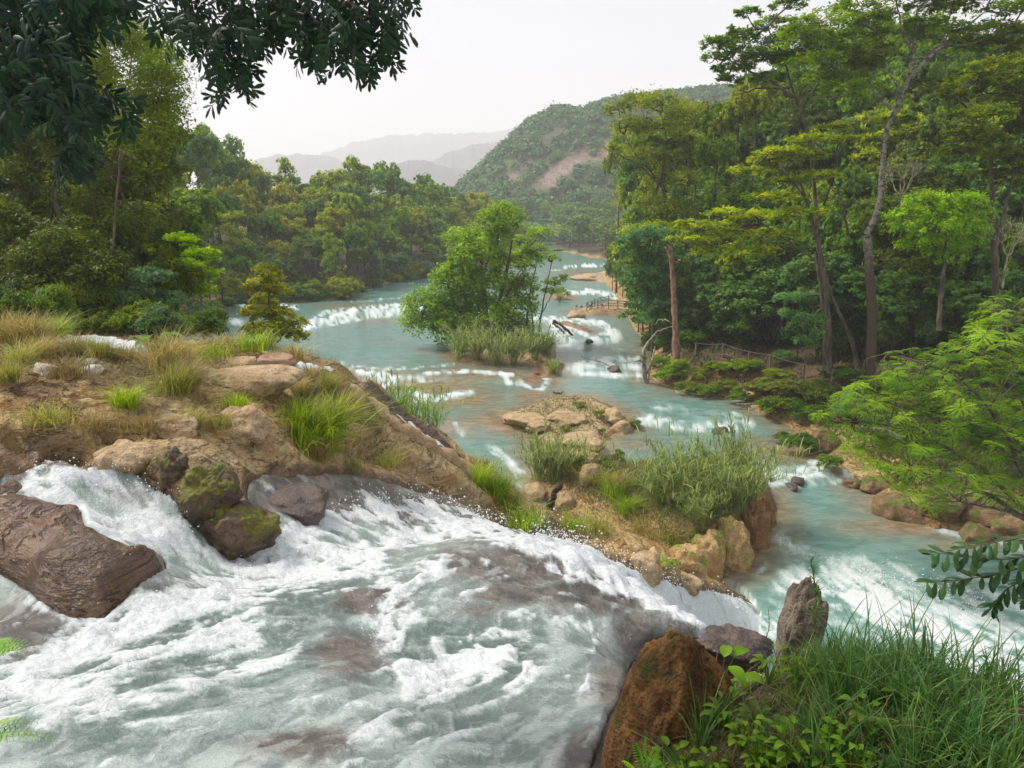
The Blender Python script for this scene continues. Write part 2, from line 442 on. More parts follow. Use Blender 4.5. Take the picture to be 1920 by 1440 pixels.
def warp(x, y, k, s):
    return x + k * fbm(x / (k * 3), y / (k * 3), 2, s), y + k * fbm(x / (k * 3) + 7, y / (k * 3) + 3, 2, s + 50)
def lic(fr, length, seed, steps=7):
    acc = 0; wsum = 0
    for sgn in (1, -1):
        for k in range(0 if sgn == 1 else 1, steps):
            t = sgn * k / steps * length
            a, c = warp(xw + fx * t, yw + fy * t, .6 / fr, seed)
            wt = 1 - k / steps
            acc = acc + wt * (noise2(a * fr, c * fr, seed) + .6 * noise2(a * fr * 2.1, c * fr * 2.1, seed + 1)); wsum += wt
    return acc / wsum
nearf = sstep(70, 50, rw)
u1 = np.where(upw, lic(2.6, .7, 40), lic(.9, 3.2, 41) * (1 - nearf) + lic(1.6, 2.2, 141) * nearf)
u2 = np.where(upw, lic(7, .3, 42), lic(2.4, 1.4, 43) * (1 - nearf) + lic(4.0, .8, 143) * nearf)
u3 = np.where(upw, fbm(xw * 5 + .8 * u1, yw * 5, 4, 144, .65), fbm(xw * 1.1, yw * 1.1, 4, 145, .6))
# lace: thin ridges where warped noise crosses zero
a, c = warp(xw, yw, .5, 60); a2, c2 = warp(xw, yw, 2.2, 61)
rid = np.where(upw, 1 - np.abs(noise2(a * 1.7, c * 1.7, 62)) * 3.2, 1 - np.abs(noise2(a2 * .35, c2 * .35, 63)) * 3.2)
rid2 = np.where(upw, 1 - np.abs(noise2(a * 4.2, c * 4.2, 64)) * 2.6, 1 - np.abs(noise2(a2 * .9, c2 * .9, 65)) * 2.6)
lace = np.maximum(np.clip(rid, 0, 1), .7 * np.clip(rid2, 0, 1))

FOAM_UP = [([(20,915),(100,900),(180,905),(260,930),(330,975)],34,.9),([(60,930),(150,960),(250,1000),(400,1022),(560,1012)],30,1),([(170,985),(230,1010),(420,1030)],22,1),
 ([(540,1012),(620,985),(700,965),(780,962),(860,975),(950,1010)],30,1),([(560,1050),(640,1030),(700,1025),(800,1010),(860,1000)],30,.95),
 ([(1000,1018),(1060,1030),(1130,1062),(1250,1112),(1400,1165),(1480,1178)],42,1.3),([(1040,1060),(1160,1110),(1260,1150),(1400,1185)],30,1.1),
 ([(700,1060),(600,1058),(500,1080),(420,1110),(330,1150),(220,1195),(120,1250),(20,1310),(-80,1350)],52,.8),([(440,1160),(300,1210),(180,1260)],60,.5),([(0,1300),(100,1330),(190,1345)],50,.45),
 ([(830,1070),(770,1110),(730,1150),(715,1200),(735,1250),(800,1270),(880,1260),(960,1230)],32,.8),([(800,1130),(740,1180)],40,.4),([(860,1290),(780,1340),(710,1390),(660,1440)],42,.7),
 ([(960,1290),(880,1330),(760,1400)],50,.35),([(1080,1150),(1110,1190),(1120,1220),(1105,1260),(1095,1300)],9,.6),([(960,1170),(1030,1165),(1110,1185)],12,.45),([(880,1200),(960,1200),(990,1260),(960,1290)],14,.5),
 ([(1060,1270),(1100,1300),(1060,1340)],9,.4),([(900,1060),(960,1050),(1040,1058)],5,.5),([(860,1105),(960,1085),(1100,1090)],6,.5),([(860,1120),(1000,1118),(1100,1128)],8,.5),([(890,1035),(915,1060),(905,1075)],6,.6),
 ([(560,1330),(640,1330),(700,1340)],14,.3),([(590,920),(680,930),(760,955)],10,.55),([(470,935),(560,915),(640,925)],8,.5),([(560,940),(640,955),(700,955)],9,.45),([(45,1000),(110,985),(160,990)],12,.5),
 ([(-60,1180),(0,1170),(70,1200),(120,1180)],12,.45),([(60,1130),(110,1165),(170,1190)],14,.6),([(0,1240),(80,1260),(160,1230)],16,.35),([(130,1020),(220,1030),(330,1040)],9,.6),
 ([(548,686),(626,700),(684,744),(742,786),(804,824),(864,868)],8,1.2),([(100,630),(250,650),(270,660)],16,1.2),([(500,680),(570,686)],8,1.2),([(190,1440),(300,1400),(420,1390)],12,.3),([(360,1300),(470,1260),(560,1230)],14,.4)]
FOAM_R = [([(560,618),(600,604),(680,592),(790,578)],10,1.1),([(590,600),(680,580),(790,570)],8,.9),([(520,571),(560,577)],5,1),([(660,566),(780,556)],4,.55),([(430,568),(470,577)],6,1),([(370,597),(410,600),(450,604)],8,1),
 ([(600,640),(660,625)],4,.2),([(640,688),(700,700),(735,712),(700,728),(680,740)],9,1.05),([(700,692),(780,690),(850,684)],4,.7),([(735,712),(800,702),(880,696),(960,704)],5,.95),([(760,718),(840,712)],4,.5),
 ([(775,735),(800,748),(850,742),(880,736)],8,1),([(720,745),(780,752)],5,.5),([(950,716),(990,722),(1015,728),(1030,712),(1010,700)],6,.9),([(1005,598),(1040,600),(1100,602),(1130,610),(1150,624)],8,1.1),
 ([(1040,612),(1070,640),(1110,640),(1150,632)],12,1.1),([(1060,608),(1100,632)],8,.9),([(1020,655),(1060,652),(1100,652)],6,1),([(1070,690),(1120,676),(1190,672)],8,.9),([(1080,698),(1150,702),(1205,706)],8,1.1),([(1100,685),(1200,690)],10,.8),
 ([(1060,684),(1050,700)],4,.4),([(1150,655),(1205,655)],5,.5),([(1205,785),(1250,795),(1320,802),(1400,795)],12,1.15),([(1230,760),(1300,778),(1380,780)],18,.4),([(1340,738),(1400,756),(1420,775)],5,.6),([(1270,735),(1350,745)],4,.6),
 ([(1375,778),(1400,792)],8,.8),([(1410,920),(1440,905),(1490,892),(1560,884),(1600,886)],13,1.1),([(1420,880),(1470,885),(1530,880)],11,.9),([(1425,930),(1440,900),(1430,870)],10,1),([(1520,868),(1560,870)],8,.7),([(1500,910),(1570,905)],6,.8),
 ([(1060,547),(1100,545),(1140,552),(1165,562)],7,1.1),([(1060,500),(1100,497),(1140,498)],4,1.1),([(1030,508),(1060,504)],2.5,.7),([(990,463),(1040,466)],2.5,.9),([(1010,588),(1020,600)],4,.6),([(720,535),(780,532)],2,.7),([(600,588),(640,580)],6,.7),
 ([(920,838),(950,862),(975,885),(975,910),(960,930)],9,.75),([(855,795),(870,815)],7,.5),([(880,880),(960,905)],14,.4),([(900,950),(980,925)],14,.5),
 ([(1540,1110),(1620,1120),(1700,1160),(1820,1200),(2100,1270)],62,1.25),([(1600,1060),(1700,1080),(1800,1130)],30,.55),([(1800,1240),(2100,1330)],60,1),([(1480,1010),(1520,1060),(1620,1060)],40,.4),([(1500,990),(1560,960)],30,.2),([(1750,1120),(2000,1180)],60,.6),
 ([(1740,988),(1850,1012),(1960,1040)],9,.7),([(1800,1075),(1950,1100)],20,.45),([(1420,1075),(1440,1060)],6,.6),([(1450,1180),(1530,1130)],30,1)]
pxw, pyw = px[wi], py[wi]
pxn = pxw + 10 * fbm(pxw * .03, pyw * .05, 3, 70); pyn = pyw + 6 * fbm(pxw * .03 + 9, pyw * .05, 3, 71)
foam = np.zeros(xw.shape)
for L, wd, k in FOAM_UP:
    d = d_line(pxn, pyn, L, 1.0); foam = np.maximum(foam, k * np.exp(-(d / wd) ** 2) * upw)
for L, wd, k in FOAM_R:
    d = d_line(pxw + .4 * (pxn - pxw), pyw + .4 * (pyn - pyw), L, 1.5); foam = np.maximum(foam, k * np.exp(-(d / (wd * 1.35)) ** 2) * (~upw))
def blobs(Ls, m):
    o = np.zeros(xw.shape)
    for cx, cy, rx, ry, k in Ls:
        o = np.maximum(o, k * np.exp(-((pxn - cx) / rx) ** 2 - ((pyn - cy) / ry) ** 2) * m)
    return np.clip(o, 0, 1)
rocky = blobs([(1000,1062,170,42,1),(1130,1120,130,45,1),(980,1120,120,22,.8),(300,1115,110,30,.5),(900,1150,80,16,.5),(850,1060,60,30,.7),(700,1130,70,28,1),(660,1235,70,45,.95),(560,1060,90,14,.5),(440,1030,80,14,.6),(60,1170,120,50,.8),(560,1410,120,30,.85),(1200,1200,60,60,.85),(1160,1300,60,90,.6),
   (1110,1420,70,60,.85),(600,925,150,45,1.2),(800,955,120,30,1.2),(940,990,60,20,1.1),(1300,1185,80,25,.9),(100,880,100,30,.9),(0,900,60,40,.8),(250,940,60,25,.5),(40,1215,60,40,.7),(820,1010,80,12,.5),(520,1030,60,12,.5)], upw)
brown = blobs([(1700,985,140,22,.9),(1500,850,120,24,1),(1570,880,70,18,.9),(1430,830,80,16,.7),(1800,1020,80,16,.7),(700,600,90,10,.6),(680,575,60,6,.6),(720,705,110,16,.9),(840,735,120,16,.9),(640,575,60,8,.6),(760,600,40,5,.6),(900,665,100,12,.7),(780,720,150,22,1),(900,700,120,16,.9),(860,750,110,20,.9),(960,790,110,30,1),(860,800,60,25,.8),
   (1000,740,60,16,.9),(990,710,50,14,1),(700,735,60,16,.8),(1100,655,60,5,.7),(1160,640,60,6,.5),(1100,512,60,10,.9),(1130,580,60,6,.6),(1060,840,60,30,.6),(1180,830,90,20,.6),(960,960,80,30,.3),(1250,740,60,8,.4),(1040,720,30,12,.8),
   (1080,620,40,8,.5),(720,640,60,5,.35),(1560,760,120,40,.6),(1640,1000,60,14,.5),(560,630,60,10,.3),(1480,1000,40,30,.3)], ~upw)
# pale froth filling the foreground basin
basin = blobs([(300,1230,300,90,1),(820,1240,130,60,1),(120,1330,160,60,.95),(420,1210,330,120,.8),(250,1330,330,130,.75),(900,1230,230,100,.7),(600,1120,260,60,.6),(900,1380,260,90,.4),(1480,1000,0,0,0)], upw)
n_mix = .5 * u1 + .5 * u2 + .45 * u3
d_f = foam + .38 * basin * (1 - .6 * rocky)
f1 = np.where(upw, sstep(.30, 1.02, d_f * .80 + .22 * sstep(.55, .95, foam) + n_mix * 1.25 + .06), np.clip(foam * (.62 + 1.7 * n_mix) + .25 * (foam > .8) * n_mix, 0, 1) * sstep(.08, .35, foam))
f2 = lace * sstep(.12, .5, d_f + .18 * upw + .1) * np.where(upw, .34, .3)
F = np.clip(np.maximum(f1 * sstep(.05, .42, d_f), f2), 0, 1)
# lacy streaks over rocky parts
F = F * (1 - .6 * np.clip(rocky, 0, 1) * sstep(.75, .4, foam))
turb = (n_mix + .3 * lace)
amp_u = .03 + .15 * np.clip(foam, 0, 1) + .04 * basin
lump = np.where(upw, fbm(xw * .9, yw * .9, 3, 80), 0)
dz = np.where(upw, amp_u * .6 * turb + .10 * lump + .03 * np.clip(foam, 0, 1.2), (.03 + .10 * np.clip(foam, 0, 1)) * turb * np.clip(rw / 60, .4, 1.4))
dz = dz + .09 * sstep(.5, 1, foam) * noise2(xw * 3.1, yw * 3.1, 90) * upw
zw[wi] = zw[wi] + dz * np.where(upw, sstep(-1, .6, wm[wi]), 1)
fields = {}
for nme, v in (('foam', F), ('rocky', rocky), ('brown', brown), ('dens', np.clip(foam, 0, 1)), ('froth', basin), ('stk', np.clip(n_mix, -1, 1))):
    g = np.zeros(X.shape); g[wi] = v; fields[nme] = g
fields['upper'] = up.astype(float)
# shallow water over ledges near banks and islands
near_is = sstep(-3.5, -.2, isl_s) * ~up
near_bk = sstep(4, .3, -dR) * (~up) * sstep(30, 45, Y) * sstep(150, 90, Y)
fields['brown'] = np.maximum(fields['brown'], np.maximum(near_is * .75, near_bk * .7))

# ---- ground fields
def gblob(Ls, m):
    o = np.zeros(X.shape)
    for cx, cy, rx, ry, k in Ls:
        o = np.maximum(o, k * np.exp(-((px - cx) / rx) ** 2 - ((py - cy) / ry) ** 2) * m)
    return np.clip(o, 0, 1)
nearbank = (px > 1080) & (r_ < 13) & (Y < 13)
wetU = sstep(-2.2, -.2, wm) * up
for P, hh in ROCKS: wetU = np.maximum(wetU, sstep(-12, 0, sdf_poly(px, py, P)) * up)
wet = np.maximum(wetU, gblob([(430,950,110,50,1),(330,880,60,40,.7),(60,850,120,40,.9),(270,870,60,25,.8)], up))
wet = np.maximum(wet, sstep(1.2, .1, np.abs(isl_s)) * .8 * ~up * (zg - S['zr'] < .7))
fresh = gblob([(760,890,110,22,.8),(880,940,70,22,.8),(640,860,60,20,.6),(420,870,70,30,.7),(360,840,50,20,.7),(820,870,40,30,.6),(480,700,110,18,1),(560,690,60,14,1),(340,790,60,25,.8),(300,770,40,14,.7),(800,850,60,40,.8),(860,880,50,30,.9),(480,850,120,40,.6),(640,900,120,30,.6),(250,890,60,14,.5)], up)
fresh = np.maximum(fresh, sstep(.5, 3, isl_s) * ~up * sstep(.0, .25, fbm(X * .5, Y * .5, 3, 15)) * (Y > 46) * 1.0)
fresh = np.maximum(fresh, sstep(.3, 1.5, isl_s) * ~up * sstep(54, 60, Y))
moss = gblob([(400,890,45,35,1),(450,960,60,20,.6),(330,880,30,20,.5),(1060,430,1,1,0)], up)
cliff = gblob([(1340,1040,70,60,1)], ~up)
veg = gblob([(100,660,200,50,1),(250,700,140,40,.9),(320,720,90,60,.8),(600,780,60,90,1),(150,800,130,60,.55),(700,800,60,50,.9),(560,720,60,20,.7),(800,880,60,25,.4),(640,700,70,20,.8),(930,930,60,50,.8),(1010,990,60,20,.7),(700,850,80,20,.6),(420,760,60,30,.5),(230,830,80,30,.4)], up)
slope = gblob([(640,880,120,30,1),(780,900,110,34,1),(900,960,90,30,1),(480,850,100,30,.8),(900,900,40,20,.9)], up)
veg = veg * (1 - .85 * slope)
veg = np.maximum(veg, sstep(1.0, 3.5, isl_s) * ~up * np.where(Y > 57, .35, .95))
veg = np.where(nearbank, .8, veg)
veg = np.where((~up) & (dR > 4), .8, veg)
redd = gblob([(60,735,90,16,1),(160,722,80,14,.9),(1560,700,260,26,1),(1700,740,160,30,1),(1430,670,140,14,1),(1900,960,260,60,.7)], ((~up) & (dR > 0)) | up)
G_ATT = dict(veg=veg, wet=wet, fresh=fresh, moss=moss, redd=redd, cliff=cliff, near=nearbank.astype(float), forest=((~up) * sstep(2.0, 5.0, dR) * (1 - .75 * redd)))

# ---- faces
I = (np.arange(NR - 1)[:, None] * NA + np.arange(NA - 1)[None]).astype(np.int64)
quad = np.stack([I, I + NA, I + NA + 1, I + 1], -1)
def facemask(m, how=np.max):
    return how(np.stack([m[:-1, :-1], m[1:, :-1], m[1:, 1:], m[:-1, 1:]]), 0)
gshow = facemask(zg > zw - .12) | (facemask(r_) < 7)
wshow = facemask(zw > zg - .12) & facemask(wat)
def build_sheet(name, z, show, mat, atts):
    q = quad[show]; uniq, inv = np.unique(q.ravel(), return_inverse=True)
    V = np.stack([X.ravel()[uniq], Y.ravel()[uniq], z.ravel()[uniq]], -1)
    me = mesh_np(name, V, inv.reshape(-1, 4)[:, ::-1], {k: v.ravel()[uniq] for k, v in atts.items()}, True)
    o = link(name, me, mat); o['kind'] = 'structure'
    return o

# ---- ground material
b = NB('ground_rock_and_soil')
P = b.pos()
n1 = b.noise(.9, 6, .6, P); n2 = b.noise(5, 5, .6, P); n3 = b.noise(22, 4, .6, P); n4 = b.noise(.25, 4, .55, P)
strata = b.noise(1.0, 5, .6, b.pos((1.2, .5, 6.0), (0, 0, .5)))
dry = b.mix(b.ss(n1, .38, .62), (.33, .185, .055), (.54, .36, .145))
dry = b.mix(b.ss(strata, .45, .62), dry, (.62, .44, .20))
dry = b.mix(b.ss(n2, .54, .68), dry, (.17, .10, .04))
freshc = b.mix(b.ss(n2, .4, .62), (.62, .48, .29), (.48, .33, .16))
col = b.mix(b.math('MULTIPLY', b.attr('fresh'), b.ss(n1, .25, .45)), dry, freshc)
vegc = b.mix(b.ss(n3, .35, .65), (.12, .10, .035), (.26, .20, .085))
vf = b.math('MULTIPLY', b.attr('veg'), b.ss(b.math('ADD', n1, b.math('MULTIPLY', b.attr('veg'), .25)), .42, .62))
col = b.mix(vf, col, vegc)
mossc = b.mix(b.ss(n3, .35, .65), (.05, .055, .008), (.14, .13, .02))
col = b.mix(b.math('MULTIPLY', b.attr('moss'), b.ss(n2, .36, .56)), col, mossc)
cl = b.mix(b.ss(b.noise(2.2, 3, .5, b.pos((1, 1, .35))), .46, .54), (.42, .27, .13), (.10, .12, .02))
col = b.mix(b.math('MULTIPLY', b.attr('cliff'), .9), col, cl)
col = b.mix(b.math('MULTIPLY', b.attr('redd'), b.ss(n1, .25, .6)), col, b.mix(b.ss(n2, .4, .6), (.14, .07, .045), (.22, .125, .08)))
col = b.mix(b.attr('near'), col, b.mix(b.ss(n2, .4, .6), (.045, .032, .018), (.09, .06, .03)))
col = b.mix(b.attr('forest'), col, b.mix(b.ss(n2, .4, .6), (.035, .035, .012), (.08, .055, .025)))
wetc = b.mix(b.ss(n1, .4, .62), (.06, .033, .024), (.165, .095, .068))
wetc = b.mix(b.ss(n2, .54, .68), wetc, (.13, .07, .02))
wf = b.math('MULTIPLY', b.attr('wet'), .93)
col = b.mix(b.math('MULTIPLY', wf, b.math('SUBTRACT', 1.0, b.math('MULTIPLY', b.attr('moss'), .75))), col, wetc)
ro = b.ss(b.attr('wet'), 0, 1, .93, .2)
ckn = b.noise(.8, 6, .6, b.pos((1.0, .45, 3.0), (0, 0, .5)), 1.2)
ck = b.math('MULTIPLY', b.ss(b.math('ABSOLUTE', b.math('SUBTRACT', ckn, .5)), 0, .022, 1, 0), b.ss(n1, .4, .58))
col = b.mix(b.math('MULTIPLY', ck, .7), col, (.06, .04, .02))
hsum = b.math('ADD', b.math('ADD', n2, b.math('MULTIPLY', strata, 1.3)), b.math('MULTIPLY', ck, -.8))
bm = b.bump(b.math('MULTIPLY', hsum, b.ss(b.attr('wet'), 0, 1, 1, .32)), 1.0, .3)
bm = b.bump(n3, .6, .04, bm)
GROUND = b.done(b.pbr(col, ro, bm, .4))
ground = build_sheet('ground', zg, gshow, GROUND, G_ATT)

# ---- water material
b = NB('river_water')
P = b.pos()
foamA, rk, br, upA, dn, fr = (b.attr(k) for k in ('foam', 'rocky', 'brown', 'upper', 'dens', 'froth'))
w1 = b.noise(1.6, 5, .6, P, .6); w2 = b.noise(9, 6, .65, P, 1.2); w3 = b.noise(34, 4, .6, P, .6)
nfar = b.noise(.55, 5, .6, b.pos((1, 2.2, 1)), .8)
tq = b.mix(b.ss(nfar, .35, .65), (.115, .225, .205), (.175, .31, .28))
brc = b.mix(b.ss(b.noise(.8, 5, .6, b.pos((1, 1.8, 1))), .38, .62), (.20, .11, .05), (.36, .225, .12))
low = b.mix(b.math('MULTIPLY', br, b.ss(nfar, .25, .6, .7, 1)), tq, brc)
sk = b.math('ADD', b.attr('stk'), b.math('MULTIPLY', b.math('SUBTRACT', w2, .5), .9))
milk = b.mix(b.ss(sk, -.28, .34), (.28, .345, .315), (.62, .67, .64))
milk = b.mix(b.ss(fr, .1, .6, .75, .0), b.mix(b.ss(sk, -.25, .3), (.12, .17, .155), (.25, .33, .30)), milk)
rkc = b.mix(b.ss(b.noise(2.5, 6, .65, P, .5), .38, .62), (.085, .075, .07), (.19, .165, .15))
rkc = b.mix(b.ss(sk, .1, .45), rkc, (.30, .31, .30))
upc = b.mix(b.ss(b.math('ADD', rk, b.math('MULTIPLY', b.math('SUBTRACT', w1, .5), .7)), .05, .62), milk, rkc)
base = b.mix(upA, low, upc)
fine = b.math('ADD', b.math('MULTIPLY', b.math('SUBTRACT', w2, .5), .9), b.math('MULTIPLY', b.math('SUBTRACT', w3, .5), .5))
ff = b.ss(b.math('ADD', foamA, b.math('MULTIPLY', fine, b.ss(foamA, 0, .25, .25, 1))), .12, 1.0)
fc = b.mix(b.ss(w2, .3, .7), (.52, .57, .58), (.76, .79, .80))
pale = b.mix(upA, (.36, .50, .47), (.50, .56, .55))
base = b.mix(b.math('MULTIPLY', b.ss(b.math('ADD', foamA, b.math('MULTIPLY', fine, .3)), .02, .45), b.math('SUBTRACT', .62, b.math('MULTIPLY', rk, .5))), base, pale)
col = b.mix(ff, base, fc)
ro = b.ss(ff, 0, .7, .16, .75)
hgt = b.math('ADD', w2, b.math('MULTIPLY', w3, .45))
bmp = b.bump(hgt, .75, .07)
bmpf = b.bump(b.noise(2.2, 4, .6, b.pos((1, 2, 1)), .5), .5, .12)
nm = b.n('ShaderNodeMix', data_type='VECTOR'); b.l(upA, nm.inputs[0]); b.l(bmpf, nm.inputs[4]); b.l(bmp, nm.inputs[5])
WATER = b.done(b.pbr(col, ro, nm.outputs[1], .33))
river = build_sheet('river', zw, wshow, WATER, fields)

# spray: drops thrown up along the falls
def spray(name, lines, n, up_px, size, upper):
    V = []; 
    base = np.array([(1, 0, 0), (-1, 0, 0), (0, 1, 0), (0, -1, 0), (0, 0, 1), (0, 0, -1)], float)
    Fc = np.array([(0, 2, 4), (2, 1, 4), (1, 3, 4), (3, 0, 4), (2, 0, 5), (1, 2, 5), (3, 1, 5), (0, 3, 5)])
    tot = 0; FF = []
    for L, wd, hgt_, k in lines:
        L = np.array(L, float); m = int(n * k)
        seg = rng.integers(0, len(L) - 1, m); t = rng.random(m)[:, None]
        p = L[seg] * (1 - t) + L[seg + 1] * t + rng.normal(0, 1, (m, 2)) * np.array([wd, wd * .5])
        for (a_, c_) in p:
            j = int(np.argmin((pxw[SEL[upper]] - a_) ** 2 + (pyw[SEL[upper]] - c_) ** 2)); idx = SEL[upper][j]
            gx, gy = xw[idx], yw[idx]; gz = zw[wi][idx]
            cl_ = np.array([gx, gy, gz + abs(rng.normal(0, hgt_))]) + rng.normal(0, .12, 3)
            s = size * (.4 + rng.random() ** 2 * 1.2) * math.hypot(gx, gy) / 20
            V.append(base * s * rng.uniform(.5, 1.6, (1, 3)) + cl_); FF.append(Fc + tot); tot += 6
    me = mesh_np(name, np.concatenate(V), np.concatenate(FF), None, True)
    bb = NB('spray_drops'); m_ = bb.done(bb.pbr((.88, .9, .91), .5))
    o = link(name, me, m_); o['kind'] = 'stuff'; o['label'] = 'white water drops thrown up along the falls'
    return o
SEL = {True: np.nonzero(upw & (rw < 45) & (foam > .3))[0][::4], False: np.nonzero(~upw & (rw < 70) & (foam > .3))[0][::4]}
spray('spray', [([(600,975),(700,955),(800,950),(900,965),(960,990)],10,.22,.3),([(1000,1010),(1060,1020),(1130,1045),(1250,1095),(1400,1150)],10,.38,.55),([(60,900),(200,910),(330,950),(450,1010)],12,.10,.15),
                ([(560,1050),(420,1110),(220,1195)],16,.04,.1),([(700,1160),(720,1230)],12,.06,.08)], 2600, 0, .017, True)
spray('spray', [([(1560,1080),(1700,1110),(1850,1150)],26,.5,1)], 900, 0, .014, False)
# ------------------------------------------------------------------ foliage builders
def unit(v): return v / (np.linalg.norm(v, axis=-1, keepdims=True) + 1e-9)
def rnd_dirs(g, n): return unit(g.normal(size=(n, 3)))
def leaf_quads(c, nrm, ln, wd, g, axis=None, fold=0.0):
    """one rhombus leaf per centre: verts, faces"""
    n = len(c); a = rnd_dirs(g, n) if axis is None else axis
    a = unit(a - nrm * (a * nrm).sum(-1, keepdims=True)); bq = np.cross(nrm, a)
    L = (ln * g.uniform(.7, 1.3, n))[:, None]; W = (wd * g.uniform(.7, 1.3, n))[:, None]
    V = np.stack([c - a * L * .5, c + bq * W * .5 - a * L * .05 - nrm * W * fold, c + a * L * .5 - nrm * L * .08, c - bq * W * .5 - a * L * .05 - nrm * W * fold], 1)
    return V.reshape(-1, 3), np.arange(n * 4).reshape(-1, 4)
def crown_leaves(g, lobes, n, leaf, aspect=.5, up=.45, flat=False, shell=.75, cl=20, spread=.13, droop=0.):
    lobes = np.asarray(lobes, float); vol = (lobes[:, 3] * lobes[:, 4] * lobes[:, 5]) ** (2 / 3)
    nc = max(1, n // cl)
    li = g.choice(len(lobes), nc, p=vol / vol.sum()); L = lobes[li]
    d = rnd_dirs(g, nc)
    d[:, 2] = np.where((d[:, 2] < -.25) & (g.random(nc) < .8), -d[:, 2], d[:, 2])
    rad = shell + (1 - shell) * g.random(nc) + g.normal(0, .07, nc)
    rad = np.where(g.random(nc) < .15, g.random(nc) ** .5, rad)
    cc = L[:, :3] + d * L[:, 3:6] * rad[:, None]
    outward = unit(d / (L[:, 3:6] / L[:, 3:6].max(1, keepdims=True)))
    k = np.repeat(np.arange(nc), cl); sz = (L[:, 3:6].mean(1) * spread * g.uniform(.6, 1.5, nc))[k][:, None]
    off = g.normal(size=(len(k), 3)) * np.array([1, 1, .45 if flat else .8]); 
    p = cc[k] + off * sz; p[:, 2] -= droop * np.abs(off[:, 0]) * sz[:, 0]
    base = np.array([0, 0, 1.]) if flat else outward[k] * .6 + np.array([0, 0, up])
    nr = unit(base + g.normal(size=(len(k), 3)) * .42)
    V, F_ = leaf_quads(p, nr, leaf, leaf * aspect, g)
    cv = g.random(nc); var = np.repeat(.72 * cv[k] + .28 * g.random(len(k)), 4)
    return V, F_, var
def lobes_broad(g, n=22, sz=(.2, .34), zr=.85):
    out = []
    for i in range(n):
        d = rnd_dirs(g, 1)[0]; d[2] = abs(d[2]) * 1.1 - .35
        q = d * g.uniform(.45, .74); s = g.uniform(*sz)
        out.append((q[0], q[1], q[2] * zr, s, s * g.uniform(.85, 1.15), s * g.uniform(.6, .85)))
    out.append((0, 0, -.05, .45, .45, .4))
    return out
def lobes_layer(g, n=16):
    out = []
    for i in range(n):
        z = -.65 + 1.3 * i / (n - 1); lim = math.sqrt(max(.12, 1 - (max(z, -.2)) ** 2)) * .8
        a = g.uniform(0, 6.28); r = lim * g.uniform(.35, 1)
        s = g.uniform(.28, .45)
        out.append((math.cos(a) * r, math.sin(a) * r, z * .8, s, s, s * .34))
    return out
def lobes_tall(g, n=18):
    out = []
    for i in range(n):
        z = -.95 + 1.9 * i / (n - 1); lim = .5 * (1 - .55 * max(z, 0))
        a = g.uniform(0, 6.28); r = lim * g.uniform(.3, 1); s = g.uniform(.24, .36)
        out.append((math.cos(a) * r, math.sin(a) * r, z, s, s, s * .6))
    return out
def tube(pts, rad, sides=6):
    P = np.array(pts, float); n = len(P); R = np.array(rad, float)
    T = np.gradient(P, axis=0); T = unit(T); ref = np.array([.3, .9, .1]); 
    A = unit(np.cross(T, ref)); B = np.cross(T, A); an = np.linspace(0, 2 * np.pi, sides, endpoint=False)
    V = P[:, None] + R[:, None, None] * (np.cos(an)[None, :, None] * A[:, None] + np.sin(an)[None, :, None] * B[:, None])
    i = np.arange(n - 1)[:, None] * sides; j = np.arange(sides)[None]; k = (j + 1) % sides
    F_ = np.stack([i + j, i + k, i + sides + k, i + sides + j], -1).reshape(-1, 4)
    return V.reshape(-1, 3), F_
def curve(a, c, g, bend=.15, n=7, sag=0):
    a = np.array(a, float); c = np.array(c, float); t = np.linspace(0, 1, n)[:, None]; L = np.linalg.norm(c - a)
    off = g.normal(size=3) * bend * L; off2 = g.normal(size=3) * bend * .35 * L
    p = a * (1 - t) + c * t + np.sin(t * np.pi) * off + np.sin(t * 2 * np.pi) * off2
    p[:, 2] -= sag * (t[:, 0] * (1 - t[:, 0])) * L
    return p
def merge(parts):
    V = []; F_ = []; A = []; t = 0
    for p in parts:
        V.append(p[0]); F_.append(p[1] + t); t += len(p[0])
        if len(p) > 2: A.append(p[2])
    return np.concatenate(V), np.concatenate(F_), (np.concatenate(A) if A else None)
def skeleton(g, lobes, z0, r0, fork=-.2):
    """trunk and limbs of a unit tree"""
    trunk = [np.r_[0, 0, z0], np.r_[g.normal(0, .03), g.normal(0, .03), z0 * .5], np.r_[g.normal(0, .05), g.normal(0, .05), fork], np.r_[g.normal(0, .08), g.normal(0, .08), .3]]
    tr = tube(trunk, [r0 * 1.25, r0, r0 * .8, r0 * .35], 8); limbs = []
    for lb in lobes[::2]:
        s = np.r_[0, 0, fork + g.uniform(-.1, .3)]
        limbs.append(tube(curve(s, lb[:3], g, .12, 6), np.linspace(r0 * .45, r0 * .1, 6), 5))
    return tr, merge(limbs)

g0 = np.random.default_rng(11)
PROTO = {}
def make_proto(kind, key, n, leaf, seed, lob, z0=-1.7, r0=.035, **kw):
    g = np.random.default_rng(seed); L = lob(g)
    V, F_, var = crown_leaves(g, L, n, leaf, **kw)
    tr, lm = skeleton(g, L, z0, r0)
    PROTO.setdefault(key, []).append((mesh_np(kind + '_crown', V, F_, {'var': var}), mesh_np(kind + '_trunk', tr[0], tr[1], None, True), mesh_np(kind + '_limbs', lm[0], lm[1], None, True), z0))
for s in range(4): make_proto('broadleaf', 'far_broad', 7500, .09, 20 + s, lobes_broad, aspect=.62)
for s in range(2): make_proto('layered', 'far_layer', 6500, .075, 30 + s, lobes_layer, flat=True, aspect=.6)
for s in range(2): make_proto('tall', 'far_tall', 7000, .07, 40 + s, lobes_tall, aspect=.6)
for s in range(3): make_proto('broadleaf', 'mid_broad', 11000, .085, 50 + s, lobes_broad, aspect=.5, spread=.11)
